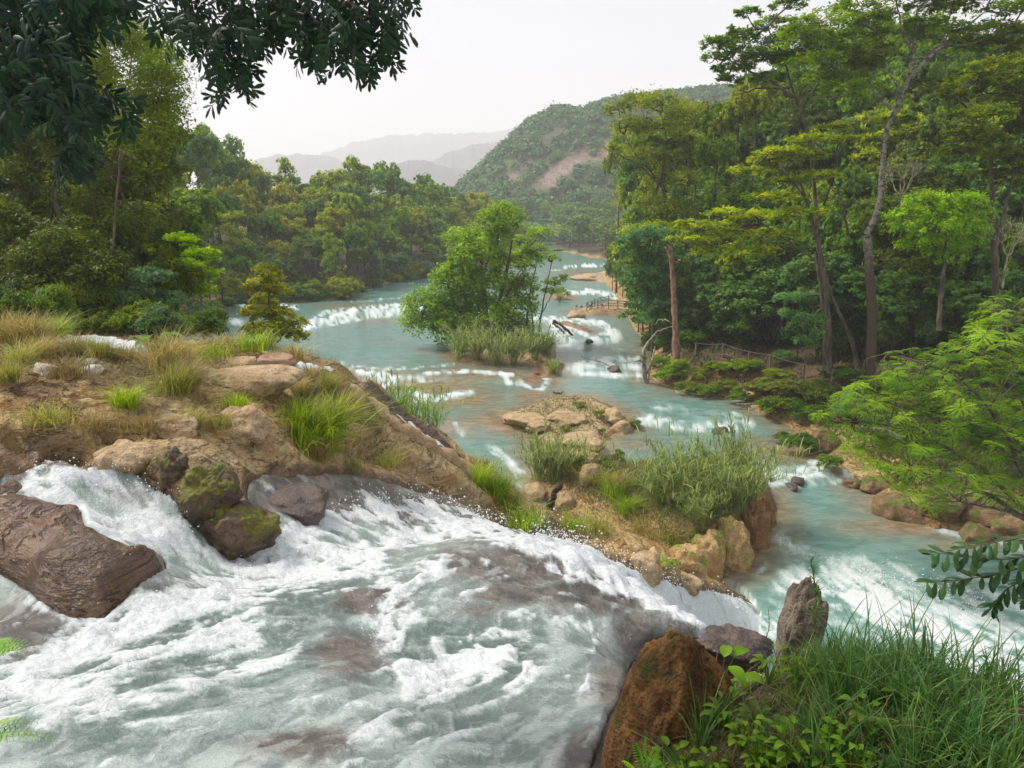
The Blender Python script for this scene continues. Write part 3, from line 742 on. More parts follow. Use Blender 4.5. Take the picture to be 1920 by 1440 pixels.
for s in range(3): make_proto('layered', 'mid_layer', 11000, .08, 60 + s, lambda g: lobes_layer(g, 22), flat=True, aspect=.5, spread=.12)
for s in range(2): make_proto('shrub', 'shrub', 5200, .10, 70 + s, lambda g: lobes_broad(g, 9, (.3, .5)), aspect=.5, z0=-.8, r0=.03)

def G3(*c): return tuple(c)
GREENS = [(.105,.165,.030),(.085,.145,.032),(.125,.18,.028),(.065,.117,.030),(.15,.19,.032),(.085,.14,.045),(.16,.178,.030),(.075,.112,.028)]
def place_tree(kind, key, base, top_z, R, color, label, cat, group=None, bark=BARK, squash=1.0, idx=None, zr=None, deep=0):
    """a tree standing at base (x,y,z); crown of radius R whose top is at top_z"""
    i = int(rng.integers(0, len(PROTO[key]))) if idx is None else idx % len(PROTO[key])
    cm, tm, lm, z0 = PROTO[key][i]
    e = empty(kind, base, label, cat, group)
    rz = (R * squash) if zr is None else zr
    if deep: rz = max(rz, min((top_z - base[2]) * .5, R * deep))
    cz = top_z - base[2] - .93 * rz
    c = link('crown', cm, LEAF, e, color); c.location = (0, 0, cz); c.scale = (R, R, rz); c.rotation_euler = (0, 0, rng.uniform(0, 6.28))
    l = link('limbs', lm, bark, e); l.location = c.location; l.scale = c.scale; l.rotation_euler = c.rotation_euler
    ts = max(.1, (cz + .15 * rz + .5) / (.3 - z0))
    t = link('trunk', tm, bark, e); t.location = (0, 0, cz + .15 * rz - .3 * ts); t.rotation_euler = c.rotation_euler
    t.scale = (R, R, ts)
    return e
ORD = ['first','second','third','fourth','fifth','sixth','seventh','eighth','ninth','tenth','eleventh','twelfth','thirteenth','fourteenth','fifteenth','sixteenth','seventeenth','eighteenth','nineteenth','twentieth']
ORD += ['twenty-' + o for o in ORD[:9]] + ['thirtieth'] + ['thirty-' + o for o in ORD[:9]]
def tone_word(c):
    r, gg, bb = c
    if r / gg > .78: return 'yellowish green'
    if gg > .16: return 'bright green'
    if gg < .118: return 'dark green'
    if bb / gg > .32: return 'bluish green'
    return 'mid green'

# ------------------------------------------------------------------ forest on the left bank
SKY_L = np.array([(-60,120),(100,140),(250,230),(330,222),(390,222),(440,268),(480,312),(530,328),(600,314),(650,288),(700,298),(740,302),(800,328),(860,342),(910,366),(960,392),(1000,400)])
WAT_L = np.array([(-60,560),(200,590),(300,610),(370,595),(430,566),(560,568),(650,560),(700,537),(760,527),(830,515),(900,500),(960,485)])
DB_L = np.array([(-60,75),(200,90),(300,115),(370,132),(430,158),(560,160),(650,170),(700,195),(760,218),(830,240),(900,270),(960,320)])
rowname = ['at the left bank edge', 'in left bank line two', 'in left bank line three', 'in left bank line four', 'in left bank line five', 'in left bank line six', 'on the left skyline']
for row in range(7):
    xs = []; x = 20 + row * 13
    while x < 950:
        xs.append(x); x += rng.uniform(38, 60) * (1 + .12 * (row < 2)) * (1.25 if x < 350 else 1)
    for n, x in enumerate(xs):
        D = np.interp(x, DB_L[:, 0], DB_L[:, 1]) + [2, 9, 18, 28, 39, 51, 64][row] + rng.uniform(-3, 3)
        sk = np.interp(x, SKY_L[:, 0], SKY_L[:, 1]); wt = np.interp(x, WAT_L[:, 0], WAT_L[:, 1])
        f = [.24, .40, .54, .67, .79, .90, 1.0][row] + rng.uniform(-.06, .06) * (row < 6)
        topy = wt + (sk - wt) * f + (rng.uniform(0, 12) if row == 6 else 0)
        topy -= 8 + 3 * row; hw = rng.uniform(36, 54) * (.9 + .06 * row) * (150 / max(D, 150)) ** .3
        pt = at_y(x, topy, D); R = hw * D / FPX * 1.06
        bz = ground_z(pt[0], pt[1])
        col = GREENS[rng.integers(0, 8)] 
        if row == 0 and x > 650: col = (.075, .115, .055)
        k = 'far_broad' if rng.random() < .88 else ('far_layer' if rng.random() < .6 else 'far_tall')
        kd = {'far_broad': 'round crowned', 'far_layer': 'layered', 'far_tall': 'narrow tall'}[k]
        place_tree('forest_tree', k, (pt[0], pt[1], bz), pt[2], R, col, f"{kd} {tone_word(col)} tree {rowname[row]}, {ORD[n]} from left", 'tree', 'trees along the left bank', squash=rng.uniform(.75, 1.05) if k != 'far_tall' else 1.3, deep=1.5)

# ------------------------------------------------------------------ forest in the valley beyond the river bend
n = 0
for D, y0, y1, st in ((335, 402, 470, 40), (375, 385, 440, 44), (425, 368, 420, 46), (480, 352, 400, 48), (540, 342, 380, 52)):
    x = 860 + (D % 7) * 6; k = 0
    while x < 1320:
        sk = y0 + (14 if x < 930 else 0) - max(0, x - 1050) * .05
        topy = sk + rng.uniform(0, 26); hw = rng.uniform(28, 42) * 400 / D * .9
        pt = at_y(x, topy, D); R = hw * D / FPX
        if H_low(pt[:1], pt[1:2], True)[2][0] < 3: x += st * .5; continue
        col = [(.12,.175,.05),(.095,.15,.05),(.14,.185,.045),(.08,.135,.05),(.15,.165,.06)][rng.integers(0, 5)]
        place_tree('valley_tree', 'far_broad' if rng.random() < .7 else 'far_layer', (pt[0], pt[1], min(ground_z(pt[0], pt[1]), 10)), pt[2], R, col,
                   f"{tone_word(col)} tree beyond the river bend, {ORD[k]} from left, {['nearest','second','third','fourth','farthest'][n]} row", 'tree', 'trees in the valley beyond the bend', squash=.85, deep=1.4)
        x += st * rng.uniform(.85, 1.2); k += 1
    n += 1

# ------------------------------------------------------------------ forest on the right bank
SKY_R = np.array([(1130,300),(1160,215),(1200,185),(1260,172),(1330,165),(1395,150),(1440,70),(1500,10),(1600,-30),(1700,-40),(1800,-20),(1900,-20),(2100,-40)])
DB_R = np.array([(1130,150),(1180,118),(1230,96),(1300,88),(1420,80),(1560,72),(1700,66),(1920,60),(2100,56)])
FLOOR = np.array([(1130,520),(1180,590),(1230,640),(1300,610),(1420,560),(1560,560),(1700,600),(2100,600)])
nm = ['behind the footpath', 'in slope line two', 'in slope line three', 'in slope line four', 'in slope line five', 'in slope line six', 'on the right skyline']
for row in range(7):
    x = 1140 + row * 17; k = 0
    while x < 2080:
        D = np.interp(x, DB_R[:, 0], DB_R[:, 1]) + [11, 18, 27, 37, 48, 60, 74][row] + rng.uniform(-3, 3)
        sk = np.interp(x, SKY_R[:, 0], SKY_R[:, 1]); fl = np.interp(x, FLOOR[:, 0], FLOOR[:, 1])
        f = [.22, .38, .55, .68, .79, .89, .98][row] + rng.uniform(-.06, .06) * (row < 6)
        topy = fl + (sk - fl) * f + (rng.uniform(0, 22) if row == 6 else 0)
        hw = rng.uniform(52, 82) * 90 / max(80, D) * (1.0 + .05 * row) * 1.28
        if row < 4: hw = min(hw, max(20, x - 1172))
        if row < 4 and x < 1195: x += 12; continue
        pt = at_y(x, topy, D); R = hw * D / FPX * 1.1
        bz = ground_z(pt[0], pt[1])
        col = GREENS[[0, 1, 2, 3, 5, 7, 4, 3][rng.integers(0, 8)]]
        if row == 0: col = (.07, .125, .04)
        kk = 'mid_layer' if rng.random() < .22 else 'mid_broad'
        place_tree('forest_tree', kk, (pt[0], pt[1], bz), pt[2], R, col, f"{'layered' if kk == 'mid_layer' else 'bushy'} {tone_word(col)} tree {nm[row]}, right bank, {ORD[k]} from left", 'tree', 'trees up the right slope', squash=.8, deep=(1.9 if row == 0 else 1.5))
        x += hw * .86; k += 1

for i in range(24):
    x = 375 + 20 * i + rng.uniform(-4, 4); y_ = np.interp(x, WAT_L[:, 0], WAT_L[:, 1]); D = np.interp(x, DB_L[:, 0], DB_L[:, 1]) + 2
    pt = at_y(x, y_ - rng.uniform(24, 44), D); col = [(.11,.17,.035),(.085,.14,.035),(.14,.18,.04),(.10,.14,.06)][rng.integers(0, 4)]
    place_tree('bank_bush', 'far_broad', (pt[0], pt[1], ground_z(pt[0], pt[1]) - 1), pt[2], rng.uniform(24, 34) * D / FPX, col, f'{tone_word(col)} bush overhanging the left waterline, {ORD[i]} from left', 'bush', 'bushes along the left waterline', deep=1.2)
for i, (x_, ty_, hw_, D_) in enumerate([(1165,205,34,178),(1200,185,36,172),(1238,180,38,168),(1275,166,40,124),(1312,170,40,122),(1350,164,44,120),(1390,150,48,116),(1425,110,50,112),(1220,230,40,118),(1290,225,42,112),(1185,260,36,170),(1345,230,44,108)]):
    p_ = at_y(x_, ty_, D_); col = [(.13,.17,.03),(.15,.18,.04),(.10,.155,.03)][i % 3]
    place_tree('forest_tree', 'mid_broad', (p_[0], p_[1], ground_z(p_[0], p_[1])), p_[2] + .6, hw_ * 1.1 * D_ / FPX, col, f'tall {tone_word(col)} tree at the left shoulder of the right forest, {ORD[i]} of twelve', 'tree', 'trees on the right forest shoulder', deep=(2.7 if D_ > 160 else 1.5))
for i, (x_, ty_, hw_, D_) in enumerate([(1160,430,26,178),(1190,415,30,172),(1215,440,30,160),(1170,470,24,168),(1196,490,26,158),(1150,470,20,185),(1215,520,26,140),(1228,560,24,128)]):
    p_ = at_y(x_, ty_, D_); col = [(.10,.16,.035),(.13,.18,.035),(.08,.135,.04)][i % 3]
    place_tree('bank_tree', 'far_broad', (p_[0], p_[1], ground_z(p_[0], p_[1])), p_[2], hw_ * 1.1 * D_ / FPX, col, f'{tone_word(col)} bushy tree on the bank behind the viewing deck, {ORD[i]} of eight', 'tree', 'trees behind the viewing deck', deep=1.7)
p_ = at_y(352, 300, 105); place_tree('forest_tree', 'far_broad', (p_[0], p_[1], ground_z(p_[0], p_[1])), p_[2], 75 * 105 / FPX, (.09,.14,.03), 'broad green tree between the willowy tree and left forest', 'tree', deep=1.4)
k = 0; x = 1190
while x < 2080:
    D = np.interp(x, DB_R[:, 0], DB_R[:, 1]) + 8 + rng.uniform(-1.5, 7); fl = np.interp(x, [1190, 1260, 1400, 1560, 1700, 2080], [600, 610, 590, 590, 560, 560])
    gap = 1395 < x < 1465
    if not gap:
        pt = at_y(x, fl + rng.uniform(-20, 25), D); hw = rng.uniform(30, 46); col = [(.06,.11,.03),(.08,.14,.035),(.05,.095,.035),(.09,.15,.06)][rng.integers(0, 4)]
        place_tree('understory_tree', 'mid_broad', (pt[0], pt[1], ground_z(pt[0], pt[1])), pt[2], hw * D / FPX, col, f'{tone_word(col)} low tree beside the footpath, {ORD[k]} from left', 'tree', 'understory trees by the footpath', deep=1.3); k += 1
    x += rng.uniform(19, 27)
# ------------------------------------------------------------------ trees with a shape of their own: limbs and foliage set where they stand
def pxline(L, Y, dY=None):
    return np.array([at_y(a, c, Y + (dY[i] if dY else 0)) for i, (a, c) in enumerate(L)])
def resample(P, n):
    P = np.array(P, float); s = np.r_[0, np.cumsum(np.linalg.norm(np.diff(P, axis=0), axis=1))]
    t = np.linspace(0, s[-1], n); return np.stack([np.interp(t, s, P[:, i]) for i in range(3)], -1)
def smooth_line(P, n=18, it=2, g=None, jit=0):
    P = resample(P, n)
    for _ in range(it): P[1:-1] = (P[:-2] + 2 * P[1:-1] + P[2:]) / 4
    if g is not None: P[1:-1] += g.normal(size=(n - 2, 3)) * jit
    return P
def hero(name, label, cat, Y, trunks, limbs, lobes, n, leaf, color, bark=BARK, flat=False, aspect=.45, seed=1, depth=.8, group=None, spread=.13, cl=20, twigs=True, up=.45, shell=.7):
    """trunks, limbs: pixel polylines with widths in pixels; lobes: (x, y, half width, half height) at distance Y"""
    g = np.random.default_rng(seed); k = Y / FPX
    T0 = pxline(trunks[0][0][:1], Y)[0]; base = np.array([T0[0], T0[1], T0[2]])
    e = empty(name, tuple(base), label, cat, group)
    for i, (L, w0, w1) in enumerate(trunks):
        P = smooth_line(pxline(L, Y), 20, 2, g, .03) - base
        V, F_ = tube(P, np.linspace(w0, w1, 20) * k * .5 * (1 + .08 * g.normal(size=20)), 9)
        link('trunk', mesh_np('trunk', V, F_, None, True), bark, e)
    for L, w0, w1 in limbs:
        P = smooth_line(pxline(L, Y, [g.normal(0, 1.2) * (j > 0) for j in range(len(L))]), 14, 1, g, .05) - base
        V, F_ = tube(P, np.linspace(w0, w1, 14) * k * .5, 6)
        link('limb', mesh_np('limb', V, F_, None, True), bark, e)
    if lobes:
        LB = []
        for (x, y, a, c) in lobes:
            q = at_y(x, y, Y + g.normal(0, depth * 40 * k)) - base
            LB.append((*q, a * k, a * k, c * k))
        V, F_, var = crown_leaves(g, LB, n, leaf, flat=flat, aspect=aspect, spread=spread, cl=cl, up=up, shell=shell)
        link('crown', mesh_np('crown', V, F_, {'var': var}), LEAF, e, color)
        if twigs:
            att = np.concatenate([smooth_line(pxline(L, Y), 10, 1) - base for L, _, _ in (list(limbs) + list(trunks))])
            att = att[att[:, 2] > np.quantile(att[:, 2], .35)] if len(att) > 20 else att
            tw = []
            for lb in LB:
                q = np.array(lb[:3]); s = att[np.argmin(np.linalg.norm(att - q, axis=1))]
                tw.append(tube(curve(s, q, g, .1, 6), np.linspace(4.5, 1.2, 6) * k * .5, 5))
                for _ in range(5):
                    d = rnd_dirs(g, 1)[0] * np.array(lb[3:6]) * .8
                    tw.append(tube(curve(q - d * .1, q + d, g, .1, 4), np.linspace(2.0, .5, 4) * k * .5, 4))
            V, F_, _ = merge(tw); link('twigs', mesh_np('twigs', V, F_, None, True), bark, e)['kind'] = 'stuff'
    return e
def scatter_lobes(g, poly_c, n, a, c):
    """n foliage masses spread evenly inside an outline"""
    P = np.array(poly_c, float); out = []
    lo, hi = P.min(0), P.max(0); tries = 0; mn = a * 1.1
    while len(out) < n and tries < 4000:
        q = g.uniform(lo, hi); tries += 1
        if sdf_poly(np.array([q[0]]), np.array([q[1]]), P)[0] < a * .35: continue
        if any(math.hypot((q[0] - o[0]), (q[1] - o[1]) * 1.6) < mn for o in out):
            if tries % 60 == 0: mn *= .93
            continue
        out.append((q[0], q[1], a * g.uniform(.75, 1.3), c * g.uniform(.75, 1.3)))
    return out
gh = np.random.default_rng(99)
# the leafy tree on the river island
isl_lobes = scatter_lobes(gh, [(785,545),(775,600),(800,640),(850,650),(900,640),(985,640),(1000,560),(1000,470),(960,410),(905,385),(880,420),(835,450),(850,500),(800,530)], 26, 34, 24)
hero('island_tree', 'broad leafy green tree with several trunks on the reed covered river island', 'tree', 107,
     [([(905,665),(912,600),(905,520),(900,450)],13,4),([(925,665),(930,590),(950,510),(960,450)],10,4),([(880,662),(868,600),(840,540)],8,3),([(870,660),(830,600),(800,570)],7,2)],
     [([(905,540),(870,490),(860,470)],4,2),([(930,580),(960,540),(980,500)],4,2),([(905,520),(925,450),(915,410)],4,1.5)],
     isl_lobes, 33000, .56, (.125, .20, .03), seed=5, up=.6, spread=.16)
hero('island_sapling', 'slim airy tree with thin dark stems right of the leafy island tree', 'tree', 108,
     [([(985,665),(988,600),(995,540),(1005,500)],4,2),([(1003,665),(1012,610),(1020,560),(1035,490)],4,1.5),([(998,664),(1000,600),(985,540),(975,480)],3,1.5)],
     [([(1010,600),(1030,560),(1045,530)],2,1)],
     [(1000,470,28,14),(1035,480,22,10),(975,455,24,14),(1040,530,22,8),(1055,520,12,6),(1010,440,24,14),(1030,545,16,7),(985,500,18,9),(1000,560,14,8)], 4200, .36, (.13,.20,.04), seed=6)
# left bank trees that stand out
hero('slender_tree', 'upright orange tinged tree with bushy green base beside the river, left', 'tree', 50,
     [([(500,640),(505,580),(505,520),(500,495)],6,2),([(520,642),(540,610),(560,600)],4,2)],[],
     [(495,505,20,14),(510,520,24,14),(485,535,28,14),(520,548,26,12),(495,565,28,14),(480,590,26,16),(520,590,32,16),(545,610,36,16),(500,620,34,16),(560,630,26,12),(470,620,18,14)], 9000, .26, (.15,.165,.025), seed=8)
hero('bright_tree', 'vivid yellow green feathery tree standing out against the left forest', 'tree', 46,
     [([(330,620),(335,540),(330,480)],9,4)],[],
     [(340,450,28,12),(300,470,36,14),(370,480,40,14),(335,500,44,14),(290,510,32,14),(385,515,34,12),(340,535,46,14),(300,545,30,12),(375,548,32,12)], 12000, .26, (.19,.29,.02), flat=True, seed=9)
hero('broadleaf_shrub_tree', 'bluish green large leaved tree in front of the bright feathery tree', 'tree', 42,
     [([(270,650),(275,590),(280,540)],6,2)],[],
     [(280,520,40,16),(245,545,34,16),(310,560,36,16),(270,585,44,18),(330,600,36,16),(230,610,36,20),(290,620,42,16)], 7500, .26, (.10,.155,.075), seed=10)
LT = [(-20,60),(90,40),(240,30),(330,120),(335,230),(310,330),(300,420),(260,480),(200,520),(100,560),(-20,580)]
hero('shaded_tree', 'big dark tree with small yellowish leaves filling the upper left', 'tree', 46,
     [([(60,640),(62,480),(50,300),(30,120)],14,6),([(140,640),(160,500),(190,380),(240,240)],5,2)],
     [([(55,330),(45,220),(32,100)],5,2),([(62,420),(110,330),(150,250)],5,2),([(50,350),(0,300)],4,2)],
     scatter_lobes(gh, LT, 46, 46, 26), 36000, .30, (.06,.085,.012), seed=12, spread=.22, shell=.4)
hero('willowy_tree', 'fine leaved willowy tree against the sky at upper left', 'tree', 40,
     [([(200,640),(215,400),(235,200),(250,80)],5,2)],[([(225,300),(280,200),(310,140)],3,1),([(240,160),(290,100),(320,60)],3,1),([(232,220),(180,130),(160,60)],3,1)],
     [(250,90,60,40),(300,140,45,40),(320,190,30,28),(210,60,60,40),(270,190,50,34),(230,250,50,34),(160,40,50,34),(300,230,30,22),(180,140,50,40),(330,110,16,30)], 17000, .22, (.08,.12,.018), aspect=.3, seed=13, spread=.34, shell=.35, cl=10)
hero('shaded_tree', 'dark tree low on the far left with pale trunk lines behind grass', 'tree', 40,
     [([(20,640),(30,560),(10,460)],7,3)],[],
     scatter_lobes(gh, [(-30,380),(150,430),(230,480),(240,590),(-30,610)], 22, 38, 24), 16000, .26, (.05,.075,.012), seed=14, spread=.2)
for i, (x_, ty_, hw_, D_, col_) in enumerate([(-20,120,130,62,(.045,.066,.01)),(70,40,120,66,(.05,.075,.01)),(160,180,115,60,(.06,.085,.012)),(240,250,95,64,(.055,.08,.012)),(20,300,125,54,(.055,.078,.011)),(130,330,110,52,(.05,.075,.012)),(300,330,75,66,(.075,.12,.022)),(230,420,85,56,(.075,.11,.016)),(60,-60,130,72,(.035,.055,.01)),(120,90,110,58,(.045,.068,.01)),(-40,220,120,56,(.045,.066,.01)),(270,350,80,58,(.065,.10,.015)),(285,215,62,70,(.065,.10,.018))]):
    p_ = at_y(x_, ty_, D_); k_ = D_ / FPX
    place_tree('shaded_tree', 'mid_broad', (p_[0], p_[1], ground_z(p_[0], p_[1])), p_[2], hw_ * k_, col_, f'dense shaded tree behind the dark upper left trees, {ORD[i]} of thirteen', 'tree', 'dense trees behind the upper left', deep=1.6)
# right bank trees that stand out
gr = np.random.default_rng(5)
hero('giant_tree', 'tallest right bank tree with white mottled trunk and wide feathery canopy', 'tree', 71,
     [([(1632,722),(1636,600),(1630,500),(1625,440)],20,15),([(1625,440),(1650,390),(1655,300),(1660,240),(1690,190),(1712,120),(1720,20)],13,5)],
     [([(1672,205),(1630,160),(1590,138),(1570,130)],7,2),([(1700,150),(1750,100),(1800,60),(1850,20)],7,2),([(1712,100),(1690,50),(1680,0)],5,2),([(1715,120),(1770,80),(1790,-10)],5,2),([(1650,320),(1690,270),(1710,240)],5,2),
      ([(1690,180),(1660,120),(1650,60)],4,1.5),([(1760,90),(1830,80),(1890,60)],4,1.5)],
     scatter_lobes(gr, [(1480,60),(1560,0),(1600,-60),(1900,-60),(1980,60),(1900,120),(1780,120),(1720,80),(1640,170),(1560,190),(1500,150)], 34, 46, 13) + [(1590,150,40,12),(1620,120,40,12),(1680,230,40,12),(1750,160,40,12),(1570,180,36,10)],
     30000, .42, (.085,.135,.022), bark=PALE, flat=True, seed=21, aspect=.4)
hero('spreading_tree', 'feathery tree leaning left into the sky at upper right', 'tree', 80,
     [([(1560,640),(1530,420),(1520,260),(1490,180)],11,5)],[([(1500,190),(1450,155),(1400,130),(1360,110)],6,2),([(1490,180),(1470,110),(1440,50)],4,2),([(1480,165),(1420,165),(1380,180)],4,1.5),([(1505,200),(1560,120),(1600,60)],4,2)],
     [(1350,85,34,12),(1340,110,26,10),(1395,70,34,12),(1430,110,40,13),(1380,130,36,12),(1370,150,26,9),(1440,150,36,12),(1400,25,26,8),(1445,45,34,12),(1500,60,40,14),(1490,110,44,14),(1480,10,34,10),(1540,90,40,14),(1400,100,40,12),(1460,80,36,12),(1520,150,40,14),(1370,60,20,8),(1345,130,14,6)],
     16000, .42, (.075,.125,.03), flat=True, seed=22, aspect=.45)
hero('layered_tree', 'yellow green tree with flat foliage layers in front of the right forest', 'tree', 74,
     [([(1556,700),(1553,600),(1545,500),(1520,400),(1500,340)],12,4),([(1610,720),(1600,640),(1560,560),(1550,520)],9,5)],
     [([(1545,500),(1490,460),(1430,420)],5,2),([(1530,430),(1560,340),(1570,290)],5,2),([(1510,370),(1470,320),(1440,290)],4,2),([(1590,440),(1580,380),(1560,330)],5,2)],
     [(1560,240,40,8),(1520,262,50,9),(1580,262,34,7),(1470,285,50,9),(1520,290,44,8),(1440,300,36,8),(1400,320,40,8),(1450,370,50,9),(1500,400,50,10),(1420,405,54,10),(1370,400,40,9),(1330,425,50,10),(1300,450,44,9),(1380,440,54,10),(1450,440,50,10),(1340,470,44,9),(1540,330,40,9),(1480,340,44,8),(1290,420,30,8),(1420,470,46,9)],
     18000, .42, (.155,.20,.03), flat=True, seed=23, aspect=.42)
hero('riverside_tree', 'bluish green tree drooping over the water by the viewing deck', 'tree', 101,
     [([(1222,690),(1225,600),(1215,500)],8,4)],[],
     scatter_lobes(gr, [(1165,470),(1205,420),(1265,440),(1275,560),(1270,645),(1230,635),(1205,600),(1188,560),(1165,520)], 20, 30, 20), 15000, .45, (.065,.125,.05), seed=24)
hero('yellowish_tree', 'yellow green crown behind the broken red trunk', 'tree', 104,
     [([(1235,690),(1230,560),(1215,450)],6,3)],[],[(1195,440,34,16),(1235,430,36,16),(1180,470,30,16),(1225,460,36,18),(1270,440,32,14),(1210,490,34,14)], 7000, .46, (.16,.215,.025), seed=25)
hero('open_limbed_tree', 'open limbed olive tree above the valley, left edge of the right forest', 'tree', 112,
     [([(1262,660),(1262,480),(1250,400),(1240,340)],9,4)],[([(1250,360),(1200,310),(1150,285),(1135,278)],5,1.5),([(1245,350),(1190,290),(1170,250)],4,1.5),([(1240,340),(1250,260),(1240,210)],4,1.5)],
     [(1160,205,26,12),(1195,190,34,14),(1240,195,38,16),(1180,235,36,14),(1230,240,40,16),(1280,215,38,18),(1150,280,22,7),(1175,295,18,6),(1210,290,34,12),(1260,300,38,16),(1240,340,36,16),(1290,270,36,16),(1290,340,34,16),(1220,380,32,14),(1270,390,36,16)],
     16000, .46, (.12,.15,.03), seed=26, spread=.18)
hero('bright_bush_tree', 'bright green rounded tree below the bare grey tree on the right', 'tree', 62,
     [([(1760,620),(1770,500),(1775,430)],10,4)],[],
     scatter_lobes(gr, [(1680,400),(1760,350),(1830,380),(1850,450),(1800,500),(1700,480)], 16, 36, 20), 15000, .30, (.13,.225,.02), seed=27)
hero('far_right_tree', 'dark limbed wide crowned tree at the right edge', 'tree', 66,
     [([(1870,620),(1865,480),(1860,330),(1850,240)],14,5),([(1865,470),(1900,330),(1915,230)],8,3)],[([(1855,260),(1810,200),(1790,180)],5,2),([(1860,360),(1920,300)],4,2)],
     scatter_lobes(gr, [(1760,180),(1850,110),(1960,60),(1980,380),(1840,340),(1760,280)], 24, 44, 15), 20000, .40, (.085,.12,.022), flat=True, seed=28)
hero('vine_tree', 'vine wrapped slim trunk left of the mottled trunk by the path', 'tree', 76,
     [([(1546,712),(1548,620),(1540,540),(1530,470)],9,6)],[],[(1546,700,9,14),(1548,660,8,18),(1546,620,8,18),(1544,580,8,16),(1500,560,30,12),(1520,600,30,12),(1480,590,26,10),(1510,640,26,10),(1470,560,24,10)], 6500, .25, (.08,.15,.06), seed=29)
def bare_tree(name, label, Y, base, spread_px, hgt_px, seed, mat):
    g = np.random.default_rng(seed); k = Y / FPX; b0 = at_y(*base, Y); e = empty(name, tuple(b0), label, 'tree'); br = []
    trp = None
    def grow(p, d, L, r, lv):
        q = p + d * L; c_ = curve(p, q, g, .07, 5); br.append(tube(c_, np.linspace(r, r * .6, 5), 5))
        if lv == 0: return
        for _ in range(3): grow(q, unit(d + g.normal(size=3) * .5 + np.array([0, 0, .12])), L * g.uniform(.55, .8), r * .58, lv - 1)
    V, F_ = tube([(0, 0, -hgt_px * k * .5), (0, 0, 0), (.05, 0, hgt_px * k * .3)], np.array([4.5, 4, 3]) * k * .5, 6)
    link('trunk', mesh_np('trunk', V, F_, None, True), mat, e)
    for a in np.linspace(-1, 1, 5): grow(np.array([.03, 0, hgt_px * k * .25]), unit(np.array([a * spread_px / hgt_px, g.normal() * .4, 1.])), hgt_px * k * .36, 1.3 * k, 3)
    V, F_, _ = merge(br); link('branches', mesh_np('branches', V, F_, None, True), mat, e)['kind'] = 'stuff'
bare_tree('bare_tree', 'leafless pale grey twiggy tree beside the white mottled trunk', 64, (1690, 385), 45, 75, 3, DEAD)
bare_tree('bare_tree', 'tangle of leafless grey branches at the right edge under dark foliage', 60, (1885, 500), 60, 80, 4, DEAD)
# snapped trunk
e = hero('broken_trunk', 'tall snapped reddish dead trunk with splintered top on the right bank', 'dead tree', 84,
     [([(1268,672),(1266,600),(1262,520),(1258,480),(1254,462)],15,8)],[([(1260,488),(1268,494),(1278,486)],6,3),([(1257,478),(1252,468),(1248,460)],7,3)],[],0,0,None,bark=REDBARK,seed=30)
# ------------------------------------------------------------------ far hill with its forest and landslides, mountains, haze
def merged_crowns(g, pts, R, per, leaf):
    nP = len(pts); k = np.repeat(np.arange(nP), per)
    d = rnd_dirs(g, len(k)); d[:, 2] = np.abs(d[:, 2]) * 1.1 - .15
    c = pts[k] + d * (R[k][:, None]) * np.array([1, 1, .8]) * g.uniform(.75, 1.05, (len(k), 1))
    nr = unit(d + g.normal(size=d.shape) * .4 + np.array([0, 0, .35]))
    V, F_ = leaf_quads(c, nr, leaf, leaf * .75, g)
    cv = g.random(nP)
    return V, F_, np.repeat(.6 * cv[k] + .4 * g.random(len(k)), 4)
HS = np.array([(700,420),(800,392),(868,340),(900,312),(940,272),(990,228),(1035,206),(1080,207),(1140,190),(1200,184),(1300,172),(1400,170),(1600,160),(1920,150),(2500,100)], float)
gx = np.linspace(-120, 900, 150); gy = np.linspace(400, 980, 120)
HX, HY = np.meshgrid(gx, gy)
def hill_z(x, y):
    pxx = 960 + FPX * x / 720.0
    top = np.interp(pxx, HS[:, 0], HS[:, 1]); hz = CAMZ + (HOR - top - 14) / FPX * 720 - 5
    rise = sstep(470 + 30 * fbm(x * .01, y * 0, 2, 3), 730, y)
    z = hz * rise + 3
    z = z + 7 * fbm(x * .02, y * .02, 3, 44) * sstep(0, .3, rise) * sstep(1, .7, rise) * np.clip((hz - 3) / 60, 0, 1)
    return z - sstep(740, 980, y) * 30 - 40 * sstep(8, 0, hz - 8)
HZ = hill_z(HX, HY)
SCARS = [[(1000,352),(1030,318),(1062,292),(1100,273),(1122,274),(1102,296),(1070,325),(1040,352)], [(945,345),(958,322),(985,308),(982,322),(965,345)], [(1104,300),(1130,272),(1175,252),(1205,262),(1180,280),(1130,300)]]
def scar_mask(x, y, z):
    p_, q_, _ = proj(x, y, z); m = np.full(np.shape(x), -50.)
    for s_ in SCARS: m = np.maximum(m, sdf_poly(p_, q_, s_))
    return m, p_, q_
sm, hp, hq = scar_mask(HX, HY, HZ)
ii = (np.arange(119)[:, None] * 150 + np.arange(149)[None]); q4 = np.stack([ii, ii + 1, ii + 151, ii + 150], -1).reshape(-1, 4)
b = NB('hill_soil')
n1 = b.noise(.05, 5, .6, b.pos()); n2 = b.noise(.35, 5, .6, b.pos((1, .5, 1.4)))
cc = b.mix(b.ss(n2, .35, .65), (.17, .125, .10), (.29, .215, .175))
cc = b.mix(b.attr('scar'), b.mix(b.ss(n2, .4, .6), (.05, .075, .03), (.09, .12, .04)), cc)
hill = link('hill', mesh_np('hill', np.stack([HX, HY, HZ], -1).reshape(-1, 3), q4, {'scar': sstep(-4, 2, sm + 3 * fbm(hp * .1, hq * .1, 2, 4)).ravel()}, True), b.done(b.pbr(cc, .95, b.bump(n2, .7, 2.5))))
hill['kind'] = 'structure'
gq = np.random.default_rng(77)
N = 5200; tx = gq.uniform(-100, 620, N); ty = gq.uniform(455, 780, N); tz = hill_z(tx, ty)
mm, pp, qq = scar_mask(tx, ty, tz + 3)
